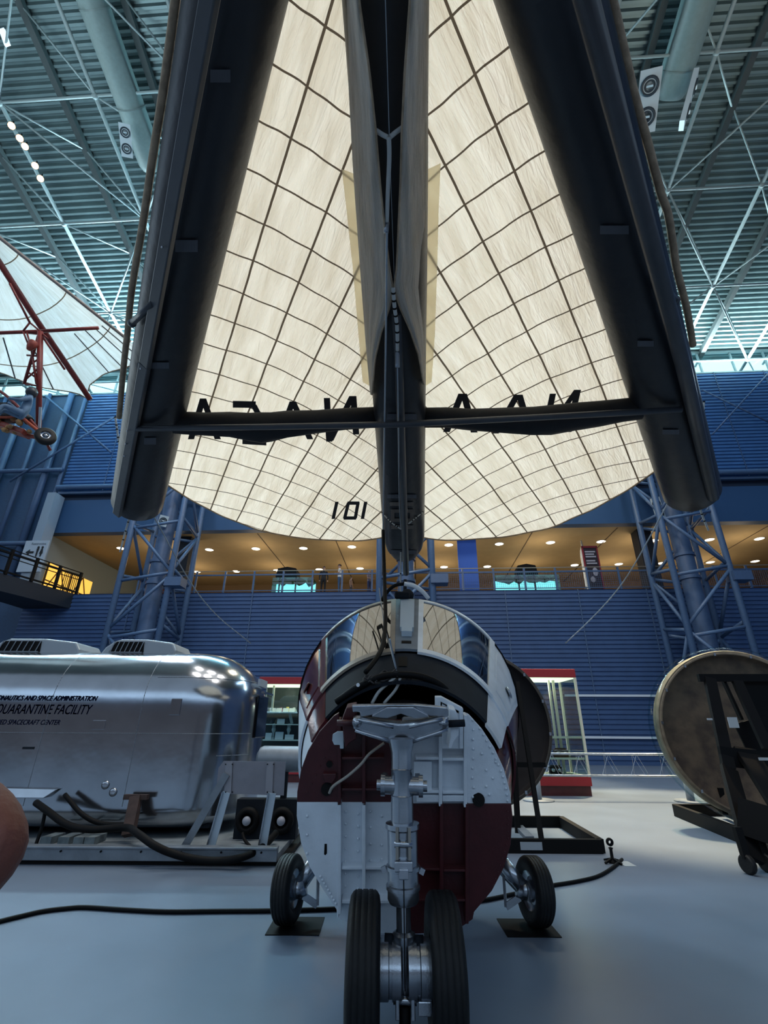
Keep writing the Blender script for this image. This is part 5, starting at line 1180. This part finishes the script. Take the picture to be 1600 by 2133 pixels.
its = [(563, 0, 'tan', .08), (572, 0, 'pale', .07), (584, 0, 'maroon', .09), (598, 0, 'yellow', .10), (612, 0, 'pale', .09), (568, 1, 'dark', .08), (580, 1, 'brown', .11), (600, 1, 'dark', .1)]
cc = {'tan': '8f8458', 'pale': 'a4aaa4', 'maroon': '6a2a30', 'yellow': 'b0a03c', 'dark': '2c3436', 'brown': '5a4c38'}
for i, (px, zi, cn, s) in enumerate(its):
    p = X6(px, szs[zi], 17.1); b = MB(); b.lathe([(s*.8, 0), (s, s*.3), (s*.75, s*.9), (s*.45, s*1.3), (s*.5, s*1.6), (0, s*1.65)], p+V((0, 0, .002)), (0, 0, 1), 12)
    tag(b.build('small_exhibit', mat('exhibit_'+cn, cc[cn], .6), None, True), '%s small rounded exhibit on the %s shelf of the left case, %s' % (cn, ['upper', 'middle'][zi], ['leftmost there', 'second from the left', 'in the middle', 'near the right end', 'at the far right', 'leftmost there', 'beside the white card', 'at the right'][i]), 'exhibit', 'small exhibits in the left case')
for i, px in enumerate((573, 604)):
    p = X6(px, szs[2], 17.0); t = thing('white_statuette', p, 'slim white statuette on the lowest shelf of the left case, %s' % ('left of the largest card' if i == 0 else 'right of the largest card'), 'statuette', 'white statuettes in the left case')
    MB().lathe([(.07, 0), (.07, .04), (.03, .06), (.035, .2), (.07, .28), (.05, .36)], p, (0, 0, 1), 12).build('body', mat('statuette_white', 'a8b2b4', .5), t, True); MB().sph(p+V((0, 0, .41)), .06, 10, (1, 1, 1.2)).build('head', mat('statuette_white', 'a8b2b4', .5), t, True)
p = X6(607, szs[1], 17.0); tag(MB().bar(p+V((.04, 0, .01)), p+V((-.07, .02, .34)), .09, .03, (0, -1, 0)).build('leaning_booklet', mat('booklet', '9aa6a8', .6)), 'pale booklet leaning on the middle shelf of the left case', 'booklet')
# ================================================================== CABLES AND CLAMP ON THE FLOOR
fl_ = [PZ(x, y, .018) for x, y in ((-60, 1936), (0, 1919), (45, 1908), (90, 1898), (140, 1892), (180, 1890), (260, 1895), (350, 1899), (450, 1898), (560, 1897), (640, 1895), (700, 1893), (800, 1889), (900, 1886), (1000, 1876), (1075, 1861), (1140, 1846), (1200, 1836), (1245, 1825), (1275, 1808), (1296, 1790))]
tag(MB().tube(smooth_pts(fl_, 5), .018, 8).build('floor_cable', m_black, None, True), 'long black cable lying across the grey floor behind the wheels', 'cable')
c = PZ(1277, 1798, 0); t = thing('cable_clamp', c, 'small black upright clamp standing on the floor at the cable end', 'clamp')
MB().lathe([(.05, 0), (.05, .02), (.02, .04), (.018, .14), (.03, .16), (.0, .17)], c, (0, 0, 1), 12).build('stem', m_black, t, True)
MB().lathe([(.018, -.012), (.045, -.012), (.045, .012), (.018, .012)], c+V((0, 0, .22)), (0, 1, 0), 16).build('eye', m_black, t, True)
for a in (.3, 2.0, 3.6, 5.2): MB().bar(c+V((0, 0, .05)), c+V((.13*math.cos(a), .13*math.sin(a), .012)), .025, .02).build('foot', m_black, t)
tag(MB().bb(PZ(1305, 1800, 0).x-.07, PZ(1305, 1800, 0).x+.07, PZ(1305, 1800, 0).y-.12, PZ(1305, 1800, 0).y+.12, 0, .006).build('floor_tag', mat('floor_tag_white', 'a4aeb4', .5)), 'small white plate on the floor beside the black clamp', 'plate')
# ================================================================== RED HANG GLIDER
m_gs = bpy.data.materials.new('glider_cloth'); m_gs.use_nodes = True
sail_material(m_gs, 'c2c6c4', 'aeada6', 1.35, 50, .02, .6)
m_rf = mat('red_frame', '7a2a26', .45, noise=.15)
m_rfl = mat('red_frame_worn', '8a3a2c', .5, noise=.3, nscale=10)
GA = PD(-70, 440, 12.6); GK = PD(188, 832, 15.2); GR = PD(272, 712, 14.6); GL = PD(-330, 790, 14.0)
gl = thing('hang_glider', GK, 'white hang glider with red tube frame and red fuselage hanging at the upper left', 'aircraft')
def gsail(E, curve, Bg, sgn):
    up = V((0, 0, 1)); NV = 24; ts = []; ds = []
    for j in range(NV+1):
        v = j/NV; q = E.lerp(GK, v)+up*Bg*math.sin(math.pi*v); d = (q-GA).normalized(); L0 = (q-GA).length; lo, hi = L0*.55, L0*1.25
        for _ in range(30):
            m = (lo+hi)/2; x, y, z = proj(GA+d*m)
            if y < interp(curve, x): lo = m
            else: hi = m
        ts.append(lo); ds.append(d)
    b = MB(); b.uv = []
    for j in range(NV+1):
        for i in range(21):
            r = ts[j]*(.02+.98*i/20); b.v.append(tuple(GA+ds[j]*r)); b.uv.append((r, j*.1))
    b.f = [(j*21+i, j*21+i+1, (j+1)*21+i+1, (j+1)*21+i) for j in range(NV) for i in range(20)]; b.mi = [0]*len(b.f)
    b.build('sail', m_gs, gl, True)
    b = MB()
    for j in ((4, 8, 12, 16) if sgn > 0 else (6, 16, 20)):
        k = .72; b.bar(GA+ds[j]*ts[j]*k-up*.01, GA+ds[j]*ts[j]*.995-up*.01, .04, .01)
    b.build('batten', mat('batten_grey', '6b6c6a', .7), gl)
    MB().tube([GA+ds[j]*ts[j] for j in range(NV+1)], .018, 6).build('trailing_hem', m_hem, gl, True)
gsail(GR, [(183, 822), (186, 803), (200, 792), (215, 780), (235, 773), (255, 768), (290, 755)], .5, 1)
gsail(GL, [(-400, 700), (-200, 740), (0, 775), (40, 792), (90, 808), (150, 817), (176, 824), (190, 835)], .5, -1)
MB().tube([GA, GA.lerp(GK, .5)-V((0, 0, .06)), GK], .085, 10).build('keel_tube', m_rf, gl, True)
MB().cyl(GA, GR, .05, n=10).build('leading_edge_tube', mat('pale_tube', '9a8f88', .6), gl, True); MB().cyl(GA, GL, .05, n=10).build('leading_edge_tube', mat('pale_tube', '9a8f88', .6), gl, True)
H = PD(84, 690, 13.7)
MB().cyl(H, PD(205, 683, 13.9), .05, n=10).build('cross_bar', m_rf, gl, True); MB().cyl(H, PD(-160, 700, 13.9), .05, n=10).build('cross_bar', m_rf, gl, True)
MB().cyl(H+V((0, 0, -.1)), PD(60, 694, 13.8), .03).build('strut', m_rf, gl, True)
def gt(a, c, r, name='strut', m=m_rf): MB().cyl(PD(*a), PD(*c), r, n=8).build(name, m, gl, True)
gt((84, 690, 13.5), (80, 900, 13.5), .075, 'mast'); gt((80, 700, 13.5), (50, 800, 13.5), .04); gt((66, 730, 13.5), (76, 800, 13.4), .03)
for a, c in (((62, 760), (80, 748)), ((58, 775), (80, 790)), ((54, 790), (82, 765)), ((52, 800), (80, 804)), ((56, 740), (82, 742)), ((60, 720), (48, 690)), ((48, 690), (62, 672)), ((62, 672), (84, 690)), ((100, 705), (84, 692)), ((56, 693), (66, 728))): gt((a[0], a[1], 13.5), (c[0], c[1], 13.5), .025)
gt((62, 672, 13.5), (20, 590, 13.0), .03); gt((88, 700, 13.5), (135, 770, 14.0), .03)
MB().lathe([(.10, 0), (.14, .05), (.1, .2), (.05, .3)], PD(72, 712, 13.4), (-.3, 0, -1), 12).build('hub_fitting', m_rfl, gl, True)
# fuselage
def gp(pts, r, name, m): MB().tube(smooth_pts([PD(x, y, z) for x, y, z in pts], 5), r, 10).build(name, m, gl, True)
gp([(-60, 790, 13.4), (0, 815, 13.4), (40, 850, 13.3), (80, 895, 13.3), (105, 938, 13.3)], .04, 'fuselage_tube', m_rf)
gp([(-60, 875, 13.4), (0, 885, 13.4), (50, 905, 13.3), (85, 912, 13.3)], .06, 'fuselage_tube', m_rfl)
gp([(38, 862, 13.2), (58, 880, 13.2), (80, 898, 13.2)], .045, 'fork_tube', mat('orange_tube', 'a5492f', .5))
gp([(-10, 868, 13.2), (20, 868, 13.2), (38, 862, 13.2)], .05, 'fork_tube', mat('orange_tube', 'a5492f', .5))
b = MB(); b.box(PD(20, 892, 13.35), (1.2, .35, .16), Matrix.Rotation(.35, 3, 'Y')); b.build('floor_pan', m_rfl, gl, bevel=.04)
b = MB(); b.box(PD(5, 860, 13.4), (.9, .4, .45)); b.cyl(PD(40, 858, 13.5), PD(62, 878, 13.3), .13); b.build('engine', m_rubber, gl, bevel=.03)
b = MB(); 
for k in range(18): p = PD(-25+rr.random()*90, 872+rr.random()*30, 13.1+rr.random()*.3); b.sph(p, .05+.04*rr.random(), 8)
b.build('rope_coils', mat('coil_tan', '96724a', .7, noise=.3), gl, True)['kind'] = 'stuff'
MB().bar(PD(84, 848, 13.3), PD(82, 893, 13.3), .07, .02, F_).build('white_placard', mat('placard_white', 'aab4bc', .6), gl)
wcn = PD(95, 909, 13.15)
MB().lathe([(.12, -.09), (.2, -.1), (.25, -.06), (.265, 0), (.25, .06), (.2, .1), (.12, .09)], wcn, (.55, -.8, .1), 28).build('tyre', m_rubber, gl, True)
MB().lathe([(.125, .05), (.10, .03), (.05, .04), (.05, .08), (0, .08)], wcn, (.55, -.8, .1), 20).build('rim', m_silver, gl, True)
# pilot dummy drawn with the same body builder as the visitors
def skinned(name, verts, edges, radii, subd=2):
    me = bpy.data.meshes.new(name); me.from_pydata([tuple(v) for v in verts], edges, []); o = bpy.data.objects.new(name, me); C.objects.link(o)
    sk = o.modifiers.new('s', 'SKIN'); sk.use_smooth_shade = True
    for i, r in enumerate(radii): me.skin_vertices[0].data[i].radius = (r, r) if not isinstance(r, tuple) else r
    me.skin_vertices[0].data[0].use_root = True
    ss = o.modifiers.new('u', 'SUBSURF'); ss.levels = ss.render_levels = subd
    bpy.context.view_layer.update(); dg = bpy.context.evaluated_depsgraph_get(); m2 = bpy.data.meshes.new_from_object(o.evaluated_get(dg))
    vs = [v.co.copy() for v in m2.vertices]; fs = [tuple(p.vertices) for p in m2.polygons]; bpy.data.objects.remove(o); return vs, fs
m_skin = mat('skin_tone', 'b08a78', .55, noise=.05)
def person(loc, rz, h, lab, top, legs, hair='2a1d16', pose='stand', skinm=None, dress=None, hairlong=False, group=None, shoe='1a1a1c', long_sleeve=False):
    s = h/1.75; t = thing('person', loc, lab, 'person', group, rz); skinm = skinm or m_skin
    J = {'pel': (0, 0, .95), 'wst': (0, 0, 1.08), 'chs': (0, .01, 1.28), 'nck': (0, .0, 1.45), 'hd0': (0, -.01, 1.53), 'hd1': (0, -.02, 1.62), 'hd2': (0, -.01, 1.70)}
    rad = {'pel': (.15, .11), 'wst': (.135, .10), 'chs': (.16, .11), 'nck': .055, 'hd0': .06, 'hd1': (.078, .092), 'hd2': (.07, .08)}
    E = [('pel', 'wst'), ('wst', 'chs'), ('chs', 'nck'), ('nck', 'hd0'), ('hd0', 'hd1'), ('hd1', 'hd2')]
    hands = []
    for sd, k in ((-1, 'L'), (1, 'R')):
        J['hip'+k] = (sd*.09, 0, .90); J['kn'+k] = (sd*.10, -.01, .50); J['an'+k] = (sd*.10, .02, .09); J['to'+k] = (sd*.11, -.13, .04)
        rad.update({'hip'+k: .095, 'kn'+k: .058, 'an'+k: .042, 'to'+k: .04})
        if pose == 'cross': arm = [(sd*.19, 0, 1.40), (sd*.24, -.05, 1.15), (-sd*.03, -.20, 1.17)]
        elif pose == 'rail': arm = [(sd*.19, 0, 1.40), (sd*.25, -.10, 1.14), (sd*.13, -.30, 1.10)]
        else: arm = [(sd*.19, 0, 1.40), (sd*.24, .02, 1.12), (sd*.23, -.06, .86)]
        J['sh'+k], J['el'+k], J['wr'+k] = arm
        rad.update({'sh'+k: .060, 'el'+k: .042, 'wr'+k: .028})
        E += [('pel', 'hip'+k), ('hip'+k, 'kn'+k), ('kn'+k, 'an'+k), ('an'+k, 'to'+k), ('chs', 'sh'+k), ('sh'+k, 'el'+k), ('el'+k, 'wr'+k)]
        hands.append((V(arm[2]), (V(arm[2])-V(arm[1])).normalized(), sd))
    ks = list(J); vs, fs = skinned('b', [V(J[k])*s for k in ks], [(ks.index(a), ks.index(c)) for a, c in E], [tuple(x*s for x in rad[k]) if isinstance(rad[k], tuple) else rad[k]*s for k in ks])
    b = MB(); b.v = [tuple(v) for v in vs]; b.f = fs; b.mi = []
    for f in fs:
        c = sum((vs[i] for i in f), V((0, 0, 0)))/len(f)/s; z = c.z; arm = abs(c.x) > .165 or (c.y < -.13 and z > .8)
        if z > 1.47: m = 0
        elif arm and z > .8 and not (long_sleeve): m = 1 if z > 1.24 and abs(c.x) > .16 else 0
        elif z > .96: m = 1
        elif z < .1: m = 3
        else: m = 2
        b.mi.append(m)
    for (p, d, sd) in hands:                                        # palm, four fingers, thumb
        p = p*s; b.cur = 0; up = V((0, 0, 1)); sdv = d.cross(up).normalized() if abs(d.z) < .9 else V((0, -1, 0)); fw = d
        b.tube([p-fw*.01*s, p+fw*.04*s, p+fw*.085*s], [.028*s, .038*s, .03*s], 8)
        for k in range(4):
            o = sdv*((k-1.5)*.018*s); L = (.06, .07, .066, .05)[k]*s; q = p+fw*.08*s+o; dn = up.cross(sdv).normalized()
            b.tube([q, q+fw*L*.5, q+fw*L*.85-up*.012*s], [.009*s, .0085*s, .006*s], 6)
        q = p+fw*.03*s+sdv*(.03*s*sd); b.tube([q, q+fw*.03*s+sdv*.02*s*sd, q+fw*.055*s+sdv*.022*s*sd], [.011*s, .010*s, .007*s], 6)
    b.cur = 0; hc = V((0, -.02, 1.625))*s
    b.sph(hc+V((0, -.095, -.01))*s, .016*s, 8, (.8, 1.2, 1.4))
    for k in (-1, 1): b.sph(hc+V((k*.082, .0, .0))*s, .022*s, 8, (.4, .8, 1.3))
    Rz = Matrix.Translation(loc) @ Matrix.Rotation(rz, 4, 'Z'); 
    b.v = [tuple(Rz @ V(v)) for v in b.v]
    b.build('body', [skinm, mat('cloth_'+top, top, .8), mat('cloth_'+legs, legs, .8), mat('shoe_'+shoe, shoe, .6)], t, True)
    hm = mat('hair_'+hair, hair, .6, noise=.3, nscale=60); b = MB()
    n = 14
    def hf(u, v):
        a = 2*math.pi*u; ph = v*(1.75 if not hairlong else 2.3); r = .098
        y = math.sin(ph)*math.cos(a); x = math.sin(ph)*math.sin(a); z = math.cos(ph)
        front = y < 0; zz = max(z, .28) if (front and abs(x) < .75) else z
        return Rz @ (hc+V((x*r*.92, y*r*1.08+.012, (zz*r*1.05+.012)))*s)
    b.grid(hf, 16, 10); b.build('hair', hm, t, True)
    e = MB()
    for k in (-1, 1): e.sph(Rz @ (hc+V((k*.032, -.088, .012))*s), .009*s, 6)
    e.build('eyes', m_black, t); b = MB(); b.sph(Rz @ (hc+V((0, -.09, -.045))*s), .02*s, 8, (1.1, .3, .3)); b.build('mouth', mat('lips', '8a5048', .6), t)
    return t
def gal(px, yb): q = toB(PB(px, 1225, yb)); return B(q.x, yb, GF)
person(gal(706, 26.75), -YAW-1.45, 1.84, 'woman in white short-sleeved top and jeans, arms crossed, in profile at the gallery railing', 'd4dce4', '3d5c82', '2a1518', 'cross')
person(gal(673, 26.9), -YAW+.2, 1.76, 'person in a dark suit standing beside the woman in white on the gallery', '14161c', '14161c', '3a2c24', 'stand', long_sleeve=True)
person(gal(638, 29.0), -YAW+.1, 1.62, 'person in sleeveless black top behind the glowing case on the gallery', '17171c', '22242a', '4a3426', 'stand', hairlong=True)
person(gal(731, 27.0), -YAW+1.2, 1.12, 'small dark-haired child low behind the railing, right of the woman in white', '8c7468', '4c4a50', '241c18', 'stand')
person(gal(769, 26.9), -YAW+.9, 1.45, 'person in grey patterned top beside the central lattice column on the gallery', '7c7480', '2f3c64', '8a7a78', 'rail')
person(gal(1095, 28.9), -YAW+.3, 1.5, 'person in pale pink top behind the right glowing case', 'b08c80', '5c5450', '54382c', 'stand')
person(gal(1158, 28.9), -YAW+.3, 1.4, 'person in pale top at the right end of the right glowing case', 'c0aca0', '5c5450', 'a08468', 'stand')
# pilot dummy in the glider
pp = PD(48, 900, 13.7); 
vs, fs = skinned('p', [(0, 0, .95), (0, 0, 1.15), (0, .02, 1.38), (0, 0, 1.5), (0, -.02, 1.62), (-.2, 0, 1.36), (-.28, -.18, 1.15), (-.12, -.42, 1.2), (.2, 0, 1.36), (.28, -.18, 1.15), (.12, -.42, 1.2), (-.1, -.05, .9), (-.12, -.45, .95), (-.12, -.6, .55), (.1, -.05, .9), (.12, -.45, .95), (.12, -.6, .55)],
    [(0, 1), (1, 2), (2, 3), (3, 4), (2, 5), (5, 6), (6, 7), (2, 8), (8, 9), (9, 10), (0, 11), (11, 12), (12, 13), (0, 14), (14, 15), (15, 16)], [.15, .14, .16, .06, .10, .07, .05, .035, .07, .05, .035, .1, .07, .05, .1, .07, .05])
pz = PD(50, 862, 12.9)-V((0, 0, .95)); Rp = Matrix.Translation(pz) @ Matrix.Rotation(-.9, 4, 'Z')
t = thing('pilot_dummy', PD(38, 880, 13.9), 'seated pilot dummy in blue-grey overalls and dark helmet under the red hang glider', 'mannequin')
b = MB(); b.v = [tuple(Rp @ v) for v in vs]; b.f = fs; b.mi = [0]*len(fs); b.build('body', mat('overall_blue', '55708c', .8, noise=.15), t, True)
MB().sph(Rp @ V((0, -.01, 1.66)), .15, 14).build('helmet', mat('helmet_dark', '2a3038', .4), t, True)
# ================================================================== VISITOR'S ELBOW AT THE LEFT EDGE
m_arm = mat('arm_skin', '77463a', .5, noise=.12, nscale=14, bump=.25, bscale=40)
EL = PD(56, 1756, 1.08); SH = EL+V((-.27, .02, .10)); WR = EL+V((-.20, -.13, -.19))
vp = thing('person', V((EL.x-.52, EL.y-.02, 0)), 'visitor at the left edge, only a bare bent reddish-brown elbow in the frame', 'person')
sc = V((EL.x-.52, EL.y-.02, 0))
def W(x, y, z): return sc+V((x, y, z))
vsk = [W(0, 0, .92), W(0, 0, 1.08), W(0, 0, 1.26), W(0, 0, 1.44), W(0, -.02, 1.53), W(0, -.03, 1.62), W(0, -.02, 1.71), W(.17, 0, 1.37), SH.lerp(EL, .45)+V((0, .0, .01)), EL+V((-.035, 0, 0)), EL.lerp(WR, .4), WR, W(-.19, 0, 1.37), W(-.24, 0, 1.1), W(-.23, -.08, .86), W(.09, 0, .88), W(.1, 0, .49), W(.1, .02, .08), W(.1, -.14, .04), W(-.09, 0, .88), W(-.1, 0, .49), W(-.1, .02, .08), W(-.1, -.14, .04)]
vse = [(0, 1), (1, 2), (2, 3), (3, 4), (4, 5), (5, 6), (2, 7), (7, 8), (8, 9), (9, 10), (10, 11), (2, 12), (12, 13), (13, 14), (0, 15), (15, 16), (16, 17), (17, 18), (0, 19), (19, 20), (20, 21), (21, 22)]
vsr = [(.15, .11), (.14, .1), (.16, .11), .056, .06, (.08, .09), (.07, .08), .08, .080, .070, .070, .038, .06, .043, .03, .095, .06, .043, .04, .095, .06, .043, .04]
vs, fs = skinned('v', vsk, vse, vsr); b = MB(); b.v = [tuple(v) for v in vs]; b.f = fs
for f in fs:
    c = sum((vs[i] for i in f), V((0, 0, 0)))/len(f)-sc; b.mi.append(0 if (c.z > 1.47 or c.x > .22 or c.x < -.2 and c.z > .8) else (1 if c.z > .95 else (3 if c.z < .09 else 2)))
for p, d, sd in ((WR, (WR-EL).normalized(), 1), (W(-.23, -.08, .86), V((0, -.2, -1)).normalized(), -1)):
    b.cur = 0; sdv = d.cross(V((0, 1, 0))).normalized(); b.tube([p-d*.01, p+d*.04, p+d*.085], [.03, .04, .032], 8)
    for k in range(4): q = p+d*.08+sdv*((k-1.5)*.018); b.tube([q, q+d*.035, q+d*(.05+.01*(k % 2))+V((0, -.015, 0))], [.009, .0085, .006], 6)
    q = p+d*.03-sdv*.035; b.tube([q, q+d*.03-sdv*.02, q+d*.055-sdv*.02], [.011, .010, .007], 6)
b.cur = 0; hc = W(0, -.04, 1.625); b.sph(hc+V((0, -.095, -.01)), .016, 8, (.8, 1.2, 1.4))
for k in (-1, 1): b.sph(hc+V((k*.082, 0, 0)), .022, 8, (.4, .8, 1.3))
b.build('body', [m_arm, mat('cloth_grey_tee', '4a4e58', .85), mat('cloth_navy', '222a3a', .85), mat('shoe_1a1a1c', '1a1a1c', .6)], vp, True)
b = MB()
def hf2(u, v):
    a = 2*math.pi*u; ph = v*1.75; y = math.sin(ph)*math.cos(a); x = math.sin(ph)*math.sin(a); z = math.cos(ph); zz = max(z, .28) if (y < 0 and abs(x) < .75) else z
    return hc+V((x*.092, y*.106+.012, zz*.104+.012))
b.grid(hf2, 16, 10); b.build('hair', mat('hair_2a1d16', '2a1d16', .6, noise=.3, nscale=60), vp, True)
